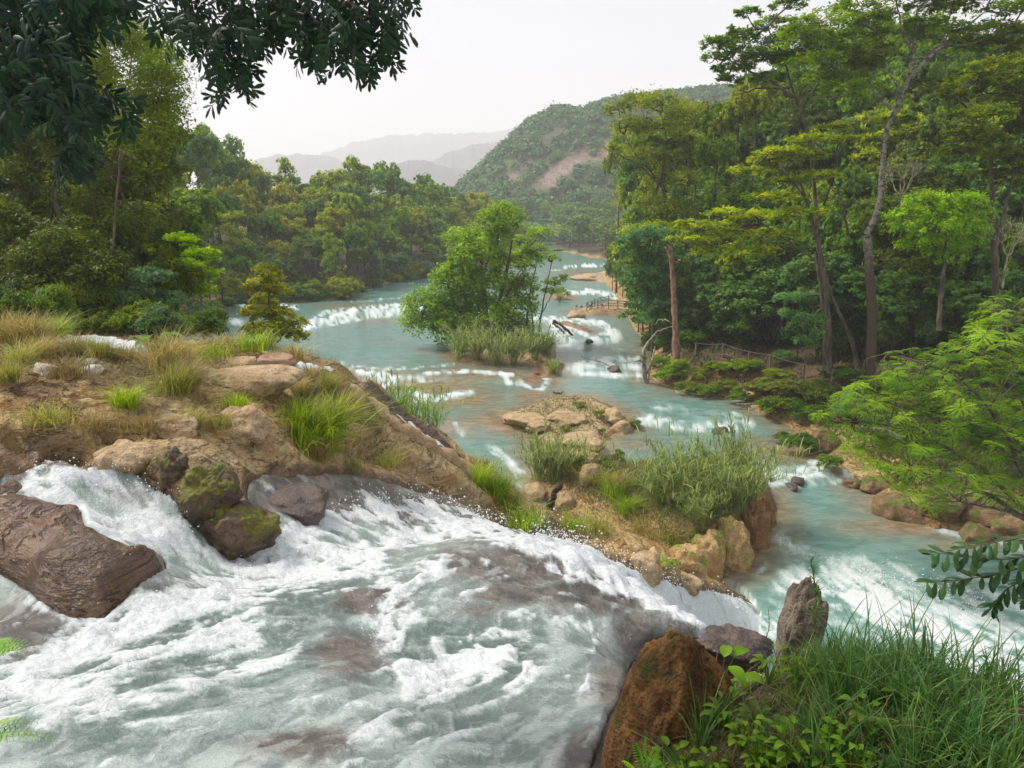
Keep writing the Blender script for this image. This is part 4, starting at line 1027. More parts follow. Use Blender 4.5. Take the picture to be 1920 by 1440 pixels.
keep = (mm < 0) & (tz > -4) & ((mm < -14) | (gq.random(N) < .85)) & (pp > 820) & (pp < 1700)
pts_ = np.stack([tx, ty, tz + 3], -1)[keep]; RR = gq.uniform(3.0, 6.5, len(pts_)) * (1 + .5 * (gq.random(len(pts_)) < .06))
V, F_, var = merged_crowns(gq, pts_, RR, 30, 2.7)
HL = leaf_material('hill_forest_leaf', (.036, .088, .032), trans=.2)
o = link('hill_forest', mesh_np('hill_forest', V, F_, {'var': var}), HL); o['kind'] = 'stuff'; o['label'] = 'forest covering the far hillside around the bare landslides'
# valley floor forest behind the separate trees
N = 1500; tx = gq.uniform(-330, 330, N); ty = gq.uniform(330, 640, N); kp = (tx * 0 + ty * .0 + 1 > 0) & ((tx < -.12 * ty) | (ty > 430) | (tx > .14 * ty))
tx, ty = tx[kp], ty[kp]; tz = np.where(ty > 430, 9, 9) + gq.uniform(-2, 2, len(tx)) + np.clip((ty - 400) * .02, 0, 6) + np.where(tx < -.12 * ty, 9, 0)
V, F_, var = merged_crowns(gq, np.stack([tx, ty, tz], -1), gq.uniform(5, 8, len(tx)), 36, 2.4)
o = link('valley_forest', mesh_np('valley_forest', V, F_, {'var': var}), leaf_material('valley_forest_leaf', (.095, .15, .045), trans=.25)); o['kind'] = 'stuff'; o['label'] = 'distant forest filling the valley floor'

def ridge(prof, Y, thick, seed, rough, mat):
    prof = np.array(prof, float); g = np.random.default_rng(seed)
    xs = np.linspace(prof[0, 0], prof[-1, 0], 420); top = np.interp(xs, prof[:, 0], prof[:, 1])
    top = top + rough * (fbm(xs * .05, xs * 0, 3, seed) + .5 * fbm(xs * .35, xs * 0, 2, seed + 3))
    P = at_y(xs, top, Y); prof_t = np.array([-1, -.6, -.3, -.12, 0, .15, .5, 1.]); hfac = np.array([0, .3, .62, .86, 1, .85, .45, 0])
    V = []
    for t, h in zip(prof_t, hfac):
        z = -5 + (P[:, 2] + 5) * np.clip(h + .08 * (0 < h < 1) * fbm(xs * .04, xs * 0 + t * 3, 3, seed), 0, 1)
        V.append(np.stack([P[:, 0] * (1 + 0 * t), Y + t * thick + 0 * xs, z], -1))
    V = np.concatenate(V); n_ = len(xs); I_ = np.arange(7)[:, None] * n_ + np.arange(n_ - 1)[None]
    o = link('mountain', mesh_np('mountain', V, np.stack([I_, I_ + 1, I_ + n_ + 1, I_ + n_], -1).reshape(-1, 4), None, True), mat); o['kind'] = 'structure'
b = NB('mountain_forest'); MT = b.done(b.pbr(b.mix(b.ss(b.noise(.02, 5, .6, b.pos()), .4, .6), (.04, .06, .035), (.07, .09, .045)), .95))
ridge([(380,400),(440,318),(480,299),(520,291),(560,288),(600,290),(640,300),(700,330),(760,380),(800,400)], 3600, 150, 1, 3, MT)
ridge([(620,400),(700,330),(765,299),(800,302),(850,316),(900,322),(960,330),(1050,345),(1150,395)], 2600, 100, 2, 3, MT)
ridge([(640,400),(740,340),(800,305),(850,280),(900,270),(960,262),(1050,255),(1200,300),(1350,400)], 3200, 300, 3, 5, MT)
ridge([(400,400),(520,330),(600,290),(660,268),(740,253),(830,249),(900,247),(960,243),(1060,236),(1200,260),(1500,400)], 5000, 300, 4, 5, MT)

hb = NB('haze_air'); hb.t.nodes.remove(hb.out); hb.out = hb.n('ShaderNodeOutputMaterial')
pv = hb.n('ShaderNodeVolumePrincipled'); pv.inputs['Color'].default_value = (.965, .945, .982, 1); pv.inputs['Density'].default_value = .00034; pv.inputs['Anisotropy'].default_value = .1
hb.l(pv.outputs[0], hb.out.inputs['Volume'])
zt = 600
V = [(x, y, z) for z in (-60, zt) for y in (-60, 5320) for x in (-2600, 2600)]
Fh = [(0, 2, 3, 1), (4, 5, 7, 6), (0, 1, 5, 4), (2, 6, 7, 3), (0, 4, 6, 2), (1, 3, 7, 5)]
hz_ = link('haze', mesh_np('haze', V, Fh), hb.m); hz_['kind'] = 'stuff'; hz_['label'] = 'thin pale haze filling the valley air'
# ------------------------------------------------------------------ finding the ground under a spot of the view
VIS = (np.abs(np.arctan2(X, Y)) < math.radians(38)) & (r_ < 420)
TOPZ = np.maximum(zg, np.where(wat, zw, -99))
ppx, ppy, _ = proj(X, Y, TOPZ)
vx, vy, vr = ppx[VIS], ppy[VIS], r_[VIS]; VI = np.stack(np.nonzero(VIS), -1)
def hit(a, c):
    tol = 5
    while True:
        m = np.nonzero((np.abs(vx - a) < tol) & (np.abs(vy - c) < tol))[0]
        if len(m): break
        tol *= 1.7
    j = VI[m[np.argmin(vr[m] + .3 * np.hypot(vx[m] - a, vy[m] - c))]]
    return np.array([X[j[0], j[1]], Y[j[0], j[1]], TOPZ[j[0], j[1]]])

# ------------------------------------------------------------------ grass and reed clumps
def blades(g, root, ln, wd, lean, droop, segs=4):
    """curved tapering blades: one strip each; root (n,3), lean (n,2) unit-ish horizontal vector"""
    n = len(root); t = np.linspace(0, 1, segs + 1)
    side = np.stack([-lean[:, 1], lean[:, 0], np.zeros(n)], -1); side = unit(side + g.normal(size=(n, 3)) * .2)
    out = []
    for i, s in enumerate(t):
        h = ln * (s - droop * .55 * s * s); o = ln * (droop * s * s * .8 + .15 * s)
        p = root + np.stack([lean[:, 0] * o, lean[:, 1] * o, h], -1)
        w_ = (wd * (1 - s) ** .7 * (1 - .35 * (s == 0)))[:, None] * .5
        out += [p - side * w_, p + side * w_]
    V = np.stack(out, 1)                                     # n, 2(segs+1), 3
    base = np.arange(n)[:, None, None] * (2 * (segs + 1)) + (np.arange(segs) * 2)[None, :, None]
    F_ = (base + np.array([0, 1, 3, 2])[None, None]).reshape(-1, 4)
    return V.reshape(-1, 3), F_
def rlean(g, n, wind=(.0, .0)):
    a = g.uniform(0, 2 * np.pi, n); v = np.stack([np.cos(a), np.sin(a)], -1) * g.uniform(.3, 1.1, (n, 1)) + np.array(wind)
    return v
def tussock_mesh(name, g, n, r0, ln, wd, droop, wind=(0, 0), segs=4):
    rt = np.c_[g.normal(0, r0, (n, 2)), g.uniform(-.05, .02, n)]
    le = rlean(g, n, wind) + rt[:, :2] / (r0 + 1e-6) * .3; L = ln * g.uniform(.45, 1.15, n)
    V, F_ = blades(g, rt, L, wd * g.uniform(.6, 1.3, n), le, droop * g.uniform(.5, 1.5, n), segs)
    k = 2 * (segs + 1); return mesh_np(name, V, F_, {'var': np.repeat(g.random(n), k)})
def reed_mesh(name, g, stems, hgt, lean=.25, leaf=.85):
    parts = []
    for s in range(stems):
        a = g.uniform(0, 6.28); r = g.uniform(0, .5); h = hgt * g.uniform(.55, 1.1)
        b0 = np.array([math.cos(a) * r, math.sin(a) * r, -.1]); le = g.normal(0, lean, 2) + b0[:2] * .5
        t = np.linspace(0, 1, 7)[:, None]; P = b0 + np.c_[le[0] * h * t ** 1.8, le[1] * h * t ** 1.8, h * (t - .15 * np.hypot(*le) * t ** 2)]
        V, F_ = tube(P, np.linspace(.016, .005, 7) * hgt / 3, 4); parts.append((V, F_, np.full(len(V), .5)))
        nl = int(15 * h / hgt) + 3; tt = g.uniform(.2, 1, nl); root = np.stack([np.interp(tt, t[:, 0], P[:, i]) for i in range(3)], -1)
        le2 = rlean(g, nl) * .9; V, F_ = blades(g, root, leaf * g.uniform(.6, 1.2, nl), .06 * g.uniform(.7, 1.3, nl) * hgt / 3, le2, g.uniform(.5, 1.3, nl), 3)
        parts.append((V, F_, np.repeat(g.random(nl), 8)))
    V, F_, A = merge(parts); return mesh_np(name, V, F_, {'var': A})
gg_ = np.random.default_rng(17)
TUS = [tussock_mesh('grass_tussock', gg_, 520, .22, 1.35, .022, .75, (.25, 0)) for _ in range(4)]
TUSS = [tussock_mesh('short_tussock', gg_, 260, .20, .62, .02, .8, (.15, 0)) for _ in range(3)]
REED = [reed_mesh('reed_clump', gg_, 42, 3.0, .42) for _ in range(3)]
GCOL = {'green': (.15,.21,.045), 'tan': (.20,.18,.08), 'dry': (.16,.135,.065), 'olive': (.17,.18,.06), 'reed': (.16,.20,.085), 'lime': (.13,.19,.035)}
def clump(kind, me, px_, py_, hpx, h0, col, label, cat, group, sink=.0):
    p = hit(px_, py_); d = math.hypot(p[0], p[1]); s = hpx * math.hypot(d, CAMZ - p[2]) / FPX / h0
    o = link(kind, me, GRASS, None, GCOL[col]); o.location = (p[0], p[1], p[2] - .02 - sink); o.scale = (s, s, s); o.rotation_euler = (0, 0, rng.uniform(0, 6.28) if me not in TUS else rng.uniform(-.8, .8))
    return tag(o, label, cat, group)
TL = [(590,838,118,'lime','big bright green grass tussock on the tan slope, the tallest one'),(560,800,70,'green','green grass tussock just left of the tallest tussock'),(625,800,80,'olive','olive tussock just right of the tallest tussock'),(600,860,60,'dry','brown drooping tussock below the tallest one'),
 (330,735,70,'olive','tall windblown tussock in the middle of the left bank'),(318,690,85,'tan','long pale grass plume rising beside the heart leaved plant'),(350,720,60,'dry','straw coloured tussock right of the pale plume'),(235,760,52,'green','green tussock on brown soil above the mossy rocks'),(355,800,44,'olive','low olive tussock above pale rocks'),
 (20,640,60,'tan','pale grass tussock at the far left edge'),(60,640,66,'tan','pale tussock second from the far left edge'),(105,632,48,'lime','bright tussock left of the white water strip'),(145,660,44,'tan','tan tussock below the white water strip'),(190,672,46,'olive','olive tussock right of the white stones'),(235,680,44,'tan','tan tussock near the middle of the left bank top'),
 (40,685,50,'olive','olive tussock between pale stone and left edge'),(15,712,44,'olive','dark olive tussock at the left edge below the pale one'),(120,700,40,'dry','dry tussock beside the flat pale stone'),(80,665,46,'tan','tan tussock above the flat pale stone'),
 (430,655,36,'tan','pale fringe tussock on the bank top, left of the slender tree'),(470,655,40,'green','green fringe tussock under the slender tree'),(500,650,42,'olive','olive fringe tussock right of the slender tree'),(545,668,36,'tan','pale fringe tussock over the rounded red rock'),(400,668,38,'green','green tussock behind the layered pale rock'),
 (585,712,44,'dry','dry tussock near the thin falling stream'),(615,730,44,'olive','olive tussock beside the thin falling stream'),(650,760,46,'dry','brown tussock on the slope below the thin stream'),(560,740,44,'tan','tan tussock above the tallest tussock'),(690,850,36,'dry','small dry tussock midway down the slope'),(720,872,36,'olive','small olive tussock midway down the slope'),
 (900,905,50,'green','green tussock on the lower slope edge'),(930,930,60,'lime','bright tussock on the lower slope edge'),(955,955,52,'olive','olive tussock low on the slope edge'),(985,985,40,'green','last green tussock at the foot of the slope'),(905,880,34,'tan','tan tussock at the slope edge above the bright one'),(800,885,30,'green','small green tussock above the dark overhang'),
 (450,755,30,'green','small green tuft beside the dark hollow'),(415,800,34,'olive','olive tuft in front of the dark hollow'),(660,880,26,'olive','tiny olive tuft low on the slope'),(270,800,34,'dry','dry tuft at the head of the pale rocks'),(180,800,40,'dry','dry matted tuft above the dark gap'),(90,790,38,'olive','olive matted tuft above the dark gap'),
 (1120,1000,40,'olive','olive tussock on the left flank of the grassy island'),(1175,960,46,'lime','bright tussock left of the big reed bed'),(1150,930,44,'green','green tussock behind the black stump'),(1090,885,30,'dry','dry tussock beside the round tan rock'),(1210,1000,40,'tan','tan tussock in the island meadow'),(1260,1010,38,'olive','olive tussock in the island meadow'),(1120,900,34,'olive','olive tussock behind the round tan rock'),
 (1160,905,34,'tan','tan tussock right of the round tan rock'),(1070,990,34,'green','green tussock near the foot of the tan slope')]
for a, c, h, col, lb in TL:
    small = h < 42
    clump('grass_tussock', (TUSS if small else TUS)[int(rng.integers(0, 3))], a, c, h, .5 if small else 1.15, col, lb, 'grass', 'grass tussocks on the rocks')
# reeds
RL = [(1240,945,105,'big reed clump at the left of the island reed bed'),(1290,950,118,'tallest reed clump in the island reed bed'),(1335,960,112,'reed clump in the middle of the island reed bed'),(1380,960,110,'reed clump with dry base right in the island reed bed'),(1405,945,95,'reed clump at the right end of the island reed bed'),
 (1265,920,90,'reed clump at the back left of the island reed bed'),(1350,925,110,'reed clump at the back of the island reed bed'),(1310,985,80,'front reed clump spilling towards the cliff'),(1395,925,125,'tall plume reed sticking up at the right of the bed'),
 (1010,895,95,'greyish reed stand at the left end of the rocky island'),(1045,900,90,'greyish reed stand second from the left on the rocky island'),(1080,880,60,'short reed stand above the round tan rock'),
 (740,790,75,'reed clump behind the thin stream, left one'),(775,800,70,'reed clump behind the thin stream, middle one'),(800,808,60,'reed clump behind the thin stream, right one'),(720,770,60,'reed clump behind the thin stream, topmost one'),
 (860,672,62,'reeds at the left foot of the island tree'),(895,678,70,'reeds second from left under the island tree'),(930,680,75,'reeds in the middle under the island tree'),(965,680,70,'reeds fourth from left under the island tree'),(1000,675,62,'reeds at the right foot of the island tree'),(1025,665,50,'reeds at the right tip of the tree island'),
 (1035,700,30,'small reed tuft on the ledge right of the tree island'),(1050,562,22,'small reed tuft on the bush islet')]
for i, (a, c, h, lb) in enumerate(RL):
    if 715 < a < 805 and c > 760:
        p = at_y(a, c, 42 - 0); me = REED[i % 3]; o = link('reed_clump', me, GRASS, None, (.15,.21,.07))
        gz = ground_z(p[0], p[1]); o.location = (p[0], p[1], max(gz, p[2] - 1.0)); s = (h * 1.5) * 45 / FPX / 3; o.scale = (s, s, s); tag(o, lb, 'reeds', 'reed clumps'); continue
    clump('reed_clump', REED[i % 3], a, c, h * .92, 2.6, 'reed' if c > 690 or c < 600 else 'reed', lb, 'reeds', 'reed clumps')

# ground cover, one mass per area
def cover(name, label, mask, n, ln, wd, col, seed, droop=.8, segs=2):
    g = np.random.default_rng(seed); m = np.nonzero(mask[:-1, :-1])
    area = np.hypot(X[1:, :-1] - X[:-1, :-1], Y[1:, :-1] - Y[:-1, :-1])[m] * np.hypot(X[:-1, 1:] - X[:-1, :-1], Y[:-1, 1:] - Y[:-1, :-1])[m]
    wgt = area * np.clip(mask[:-1, :-1][m], 0, 1) / (r_[:-1, :-1][m] ** 1.0); k = g.choice(len(area), n, p=wgt / wgt.sum())
    i, j = m[0][k], m[1][k]; u, v = g.random(n), g.random(n)
    P = np.stack([A_[i, j] * (1 - u) * (1 - v) + A_[i + 1, j] * u * (1 - v) + A_[i, j + 1] * (1 - u) * v + A_[i + 1, j + 1] * u * v for A_ in (X, Y, zg)], -1)
    rl = np.hypot(P[:, 0], P[:, 1]); pat = .6 + .6 * (fbm(P[:, 0] * .8, P[:, 1] * .8, 3, seed) * .5 + .5)
    V, F_ = blades(g, P - np.array([0, 0, .03]), ln * pat * g.uniform(.5, 1.3, n), wd * np.clip(rl / 22, .6, 3) * g.uniform(.6, 1.4, n), rlean(g, n, (.25, 0)), droop * g.uniform(.4, 1.4, n), segs)
    var = np.repeat(np.clip(.5 + .8 * fbm(P[:, 0] * .5, P[:, 1] * .5, 2, seed + 1) + .3 * g.normal(size=n), 0, 1), 2 * (segs + 1))
    bb = NB(name + '_blades'); vv = bb.attr('var'); cc = bb.mix(bb.ss(vv, .15, .85), col[0], col[1])
    tr_ = bb.n('ShaderNodeBsdfTranslucent'); bb.l(cc, tr_.inputs[0]); mx = bb.n('ShaderNodeMixShader'); mx.inputs[0].default_value = .3
    bb.l(bb.pbr(cc, .6, spec=.25), mx.inputs[1]); bb.l(tr_.outputs[0], mx.inputs[2])
    o = link(name, mesh_np(name, V, F_, {'var': var}), bb.done(mx.outputs[0])); o['kind'] = 'stuff'; o['label'] = label
cover('bank_grass', 'windblown grass growing over the left bank rocks', veg * up * (~nearbank) * (wm < -.6) * (px > -60) * (px < 1150), 38000, .36, .016, ((.12,.14,.035), (.34,.27,.12)), 1)
cover('island_grass', 'short grass covering the rocky river island', (isl_s > .8) * (~up) * sstep(.8, 2, isl_s) * (zg > S['zr'] + .3) * (Y < 80) * np.where(Y > 56, .18, 1), 20000, .5, .024, ((.13,.18,.035), (.27,.25,.08)), 2)
cover('bank_undergrowth', 'low plants covering the right bank', (~up) * (dR > 1.2) * (dR < 26) * (Y < 150) * (X > 0) * (1 - .85 * redd), 24000, .8, .07, ((.05,.08,.02), (.13,.145,.04)), 3)

# shrubs: right bank waterline, left bank behind the grass, island edges
def shrub(a, c, wpx, hpx, col, label, group, Y=None, key='shrub'):
    p = hit(a, c) if Y is None else None
    if p is None:
        p = at_y(a, c, Y); p[2] = max(ground_z(p[0], p[1]), p[2])
    d = math.hypot(math.hypot(p[0], p[1]), CAMZ - p[2]); R = wpx * d / FPX; H = hpx * d / FPX
    cm, tm, lm, z0 = PROTO[key][int(rng.integers(0, len(PROTO[key])))]
    e = empty('shrub', (p[0], p[1], p[2]), label, 'shrub', group)
    cr = link('crown', cm, LEAF, e, col); cr.location = (0, 0, H * .42); cr.scale = (R, R, H * .62); cr.rotation_euler = (0, 0, rng.uniform(0, 6.28))
    st = link('stems', lm, BARK, e); st.location = (0, 0, H * .42); st.scale = (R, R, H * .62); st.rotation_euler = cr.rotation_euler
    return e
SH = [(1255,722,26,24,(.10,.17,.03)),(1290,735,26,20,(.11,.15,.035)),(1330,742,24,18,(.08,.12,.03)),(1270,700,24,22,(.13,.21,.03)),(1310,715,24,18,(.12,.15,.04)),(1360,735,26,20,(.10,.13,.03)),(1385,755,22,18,(.09,.13,.03)),(1415,745,30,22,(.09,.12,.035)),
 (1440,775,26,22,(.09,.14,.03)),(1475,775,32,30,(.08,.12,.03)),(1505,790,32,28,(.07,.12,.03)),(1535,800,30,30,(.08,.13,.03)),(1440,735,34,22,(.12,.15,.04)),(1480,745,36,28,(.10,.12,.035)),(1520,750,40,40,(.11,.13,.04)),(1560,770,38,36,(.08,.11,.03)),(1590,790,34,30,(.08,.12,.03)),
 (1500,848,28,32,(.07,.12,.03)),(1470,830,18,16,(.08,.12,.03)),(1555,880,24,20,(.08,.13,.03)),(1350,690,28,14,(.14,.20,.03)),(1400,700,30,16,(.12,.17,.035)),(1450,705,26,14,(.15,.18,.04)),(1235,690,18,22,(.12,.20,.03)),(1620,800,40,40,(.07,.11,.03)),(1660,830,40,40,(.07,.11,.03)),
 (1590,720,30,24,(.07,.12,.03)),(1650,745,34,28,(.08,.13,.03)),(1350,615,34,50,(.12,.20,.04)),(1500,640,34,44,(.08,.15,.08)),(1300,650,30,40,(.07,.12,.03)),(1470,680,30,30,(.07,.13,.05)),(1220,655,22,30,(.07,.12,.04)),(1420,640,26,30,(.06,.1,.03)),
 (1720,770,50,50,(.07,.11,.03)),(1800,800,60,60,(.07,.11,.03)),(1880,830,60,60,(.07,.11,.03)),(1620,660,60,46,(.06,.10,.03)),(1700,640,60,50,(.06,.11,.03)),(1780,640,60,60,(.06,.10,.03)),(1860,660,60,60,(.06,.10,.03))]
for i, (a, c, w_, h_, col) in enumerate(SH):
    zone = 'right bank waterline' if c > 715 else 'right path edge'
    if c > 680: w_, h_ = w_ * 1.25, h_ * 1.45
    shrub(a, c, w_, h_, col, f"{tone_word(col)} shrub, {zone}, {(ORD + ['fortieth', 'forty-first'])[i]} along", 'shrubs on the right bank')
for i in range(26):
    a = -30 + 17.5 * i + rng.uniform(-6, 6); Yd = 33 + rng.uniform(0, 7) + (i > 20) * 2
    col = [(.075,.115,.018),(.055,.09,.02),(.09,.125,.02),(.065,.11,.045)][i % 4]
    shrub(a, 640, rng.uniform(34, 46), rng.uniform(60, 110) * (.7 if i > 18 else 1), col, f"{tone_word(col)} bush behind left bank grass, {ORD[i]} from left", 'bushes behind the left bank', Y=Yd)
for i in range(12):
    a = -20 + 32 * i; col = [(.055,.085,.012),(.045,.07,.014),(.07,.10,.014)][i % 3]
    shrub(a, 600, rng.uniform(50, 70), rng.uniform(150, 230), col, f"{tone_word(col)} tall bush under dark left trees, {ORD[i]} from left", 'thicket under the left trees', Y=44 + rng.uniform(0, 8))
for i, (a, c, w_, h_) in enumerate([(1152,520,14,18),(1166,536,16,22),(1186,556,18,26),(1196,585,18,28),(1206,612,18,28),(1212,640,16,26),(1160,500,14,18),(1190,530,20,26),(1215,600,22,32),(1172,515,16,22)]):
    col = [(.09,.14,.035),(.12,.16,.04),(.07,.12,.03)][i % 3]
    shrub(a, c, w_, h_, col, f'{tone_word(col)} bush on the tan bank right of the viewing deck, {ORD[i]} of ten', 'bushes on the bank right of the deck')
IS = [(1010,655,30,34,(.10,.14,.05)),(870,655,24,34,(.10,.17,.03)),(835,640,24,44,(.11,.18,.03)),(985,650,26,50,(.11,.15,.05)),(1050,556,22,26,(.13,.19,.03)),(1035,690,14,22,(.10,.13,.035)),(1190,800,16,14,(.10,.15,.04)),(1160,860,12,22,(.11,.16,.03)),(1125,780,16,14,(.12,.15,.04)),(1085,760,16,12,(.12,.15,.05)),
      (1140,880,12,16,(.10,.15,.03)),(1060,805,12,14,(.12,.16,.04)),(1130,815,10,14,(.09,.13,.03)),(1310,880,22,24,(.11,.19,.05))]
ISW = ['right foot of the island tree','left foot of the island tree','left overhang of the island tree','trunks of the island tree','tiny islet in the far channel','ledge corner right of the tree island','right tip of the pale rock island','inner shore of the pale rock island','top of the pale rock island','upstream end of the pale rock island','narrow neck of the island','middle of the pale rocks','right edge of the pale rocks','back of the reed bed']
for (a, c, w_, h_, col), wd in zip(IS, ISW): shrub(a, c, w_, h_, col, f"small {tone_word(col)} bush at the {wd}", 'bushes on the islands')

# ------------------------------------------------------------------ feathery tree reaching in from the right
gf = np.random.default_rng(55)
def frond_cluster(g, nf=9, L=.95):
    C, N_, A_, Ls = [], [], [], []
    for f in range(nf):
        az_ = f / nf * 6.283 + g.uniform(-.3, .3); tilt = g.uniform(-.1, .45); d = np.array([math.cos(az_), math.sin(az_), tilt]); d /= np.linalg.norm(d)
        side = np.cross(d, [0, 0, 1.]); side /= np.linalg.norm(side)
        for j in range(11):
            t = (j + 1.2) / 12; p = d * L * t + np.array([0, 0, -.45 * L * t * t]); ll = .30 * L * math.sin(min(1, t * 1.15) * math.pi * .85 + .25) * .9
            for s in (-1, 1):
                q = side * s * .85 + d * .5 + np.array([0, 0, -.18]); q /= np.linalg.norm(q)
                C.append(p + q * ll * .5); A_.append(q); N_.append(np.array([0, 0, 1.]) + g.normal(size=3) * .15); Ls.append(ll)
    return np.array(C), unit(np.array(N_)), np.array(A_), np.array(Ls)
FCL = [frond_cluster(gf) for _ in range(5)]
FT = [(1535,775),(1570,735),(1640,700),(1660,655),(1740,650),(1790,620),(1830,585),(1880,550),(1990,560),(1990,990),(1890,950),(1820,920),(1760,965),(1690,925),(1640,880),(1580,835)]
base = at_y(1960, 1000, 40); base[2] = ground_z(base[0], base[1])
e = empty('feathery_tree', tuple(base), 'bright green feathery leaved tree leaning over the right bank water', 'tree')
tips = []; P_ = np.array(FT); mn = 24; tr_n = 0
while len(tips) < 470 and tr_n < 30000:
    q = gf.uniform(P_.min(0), P_.max(0)) if gf.random() < .7 else gf.uniform((1560, 780), (1930, 975)); tr_n += 1
    if sdf_poly(np.array([q[0]]), np.array([q[1]]), P_)[0] < 2: continue
    if any(math.hypot(q[0] - o_[0], (q[1] - o_[1]) * 1.5) < mn for o_ in tips):
        if tr_n % 90 == 0: mn *= .96
        continue
    tips.append(q)
Vs = []; Fs = []; vs = []; tot = 0; twg = []
mains = [smooth_line(pxline(L, 41, dd), 16, 2, gf, .05) for L, dd in [([(1960,1000),(1850,880),(1740,820),(1640,790),(1570,785)], [0, 0, 0, 0, 0]), ([(1960,1000),(1880,800),(1800,700),(1700,670),(1665,662)], [0, -1, -1, 0, 0]), ([(1960,1000),(1930,800),(1900,680),(1885,580)], [0, 1, 2, 2]), ([(1960,1000),(1860,930),(1760,890),(1660,880)], [0, 0, -1, -1]), ([(1960,1000),(1920,900),(1830,800),(1760,740)], [0, 2, 3, 3]), ([(1960,1000),(1900,960),(1800,940)], [0, -1, -2])]]
allm = np.concatenate(mains)
for i, M in enumerate(mains):
    V, F_ = tube(M - base, np.linspace(.16, .03, 16), 7); link('limb', mesh_np('limb', V, F_, None, True), BARK, e)
for q in tips:
    Yq = 41 + gf.normal(0, 1.8) + (q[1] - 780) * -.008; p = at_y(q[0], q[1], Yq)
    C, N_, A_, Ls = FCL[int(gf.integers(0, 5))]; s = gf.uniform(.6, 1.05); an = gf.uniform(0, 6.28); R = np.array([[math.cos(an), -math.sin(an), 0], [math.sin(an), math.cos(an), 0], [0, 0, 1]])
    tl = gf.normal(0, .25, 2); T = np.array([[1, 0, tl[0]], [0, 1, tl[1]], [-tl[0], -tl[1], 1]]); R = T @ R
    c_ = (C @ R.T) * s + p - base; V, F_ = leaf_quads(c_, unit(N_ @ R.T), 1.0, .0, gf, unit(A_ @ R.T))
    a_ = unit(A_ @ R.T); n_ = unit(N_ @ R.T); a_ = unit(a_ - n_ * (a_ * n_).sum(-1, keepdims=True)); bq = np.cross(n_, a_)
    Lh = (Ls * s * .5)[:, None]; W = Lh * .17 + .012
    V = np.stack([c_ - a_ * Lh, c_ + bq * W, c_ + a_ * Lh, c_ - bq * W], 1).reshape(-1, 3)
    Vs.append(V); Fs.append(np.arange(len(V)).reshape(-1, 4) + tot); tot += len(V); vs.append(np.full(len(V), gf.random() * .7) + gf.random(len(V)) * .1)
    dd_ = np.linalg.norm(allm - p, axis=1); j = int(np.argmin(dd_ + .3 * np.abs(allm[:, 0] - base[0])))
    twg.append(tube(curve(allm[j] - base, p - base, gf, .12, 6, sag=-.1), np.linspace(.03, .012, 6), 4))
link('foliage', mesh_np('foliage', np.concatenate(Vs), np.concatenate(Fs), {'var': np.concatenate(vs)}), LEAF, e, (.135,.205,.045))
V, F_, _ = merge(twg); link('twigs', mesh_np('twigs', V, F_, None, True), BARK, e)['kind'] = 'stuff'

# ------------------------------------------------------------------ boulders and stones
def boulder_mesh(name, seed, sub=26, amp=.22, face=.25, sq=.8):
    g = np.random.default_rng(seed); n = sub
    u = np.linspace(0, math.pi, n); v = np.linspace(0, 2 * math.pi, 2 * n, endpoint=False); U, Vv = np.meshgrid(u, v, indexing='ij')
    d = np.stack([np.sin(U) * np.cos(Vv), np.sin(U) * np.sin(Vv), np.cos(U)], -1).reshape(-1, 3)
    p = np.sign(d) * np.abs(d) ** sq
    for _ in range(9):                       # planar breaks
        nn = rnd_dirs(g, 1)[0]; t = g.uniform(.62, .95); s = p @ nn; p = p - np.clip(s - t, 0, None)[:, None] * nn * face * 3.2
    o = seed * 3.7
    f = sum(fbm(p[:, i] * 2.2 + o, p[:, (i + 1) % 3] * 2.2 - o, 5, seed + i, .58) for i in range(3)) / 1.7
    p = p * (1 + amp * f)[:, None]
    i = np.arange(n - 1)[:, None] * 2 * n; j = np.arange(2 * n)[None]; k = (j + 1) % (2 * n)
    return mesh_np(name, p, np.stack([i + j, i + 2 * n + j, i + 2 * n + k, i + k], -1).reshape(-1, 4), None, True)
def rock_mat(name, c1, c2, c3=None, moss=None, scale=3, wet=.9, bumpd=.05, mlo=.55):
    b = NB(name); P = b.objpos() if False else b.pos(); n1 = b.noise(scale, 7, .65, P, .5); n2 = b.noise(scale * 7, 6, .7, P); n4 = b.noise(scale * .6, 4, .6, P)
    vo = b.n('ShaderNodeTexVoronoi'); vo.feature = 'F1'; vo.inputs['Scale'].default_value = scale * 9; b.l(P, vo.inputs['Vector'])
    col = b.mix(b.ss(n1, .36, .64), c1, c2)
    if c3: col = b.mix(b.ss(n2, .5, .68), col, c3)
    if moss:
        up_ = b.n('ShaderNodeSeparateXYZ'); b.l(b.n('ShaderNodeNewGeometry').outputs['Normal'], up_.inputs[0])
        m = b.math('MULTIPLY', b.ss(up_.outputs[2], -.1, .6), b.ss(n4, mlo, mlo + .12)); col = b.mix(m, col, b.mix(b.ss(n2, .35, .65), moss, tuple(x * 2.2 for x in moss)))
    h = b.math('ADD', b.math('MULTIPLY', n1, 1.4), b.math('ADD', b.math('MULTIPLY', n2, .8), b.math('MULTIPLY', vo.outputs['Distance'], .35)))
    return b.done(b.pbr(col, wet, b.bump(h, 1.0, bumpd), .35))
RUST = rock_mat('rusty_boulder_rock', (.12,.05,.012), (.34,.165,.045), (.03,.018,.01), (.03,.035,.006), 3.4, .92, .10, .52)
GREY = rock_mat('grey_boulder_rock', (.14,.11,.085), (.27,.215,.165), (.08,.06,.045), (.06,.07,.015), 4, .9, .03, .66)
TAN = rock_mat('tan_travertine', (.36,.24,.12), (.56,.42,.26), (.22,.13,.055), (.10,.11,.03), 2.2, .93, .06, .62)
BRN = rock_mat('brown_shore_rock', (.17,.10,.05), (.32,.21,.115), (.09,.055,.025), (.07,.09,.02), 1.8, .85, .07, .48)
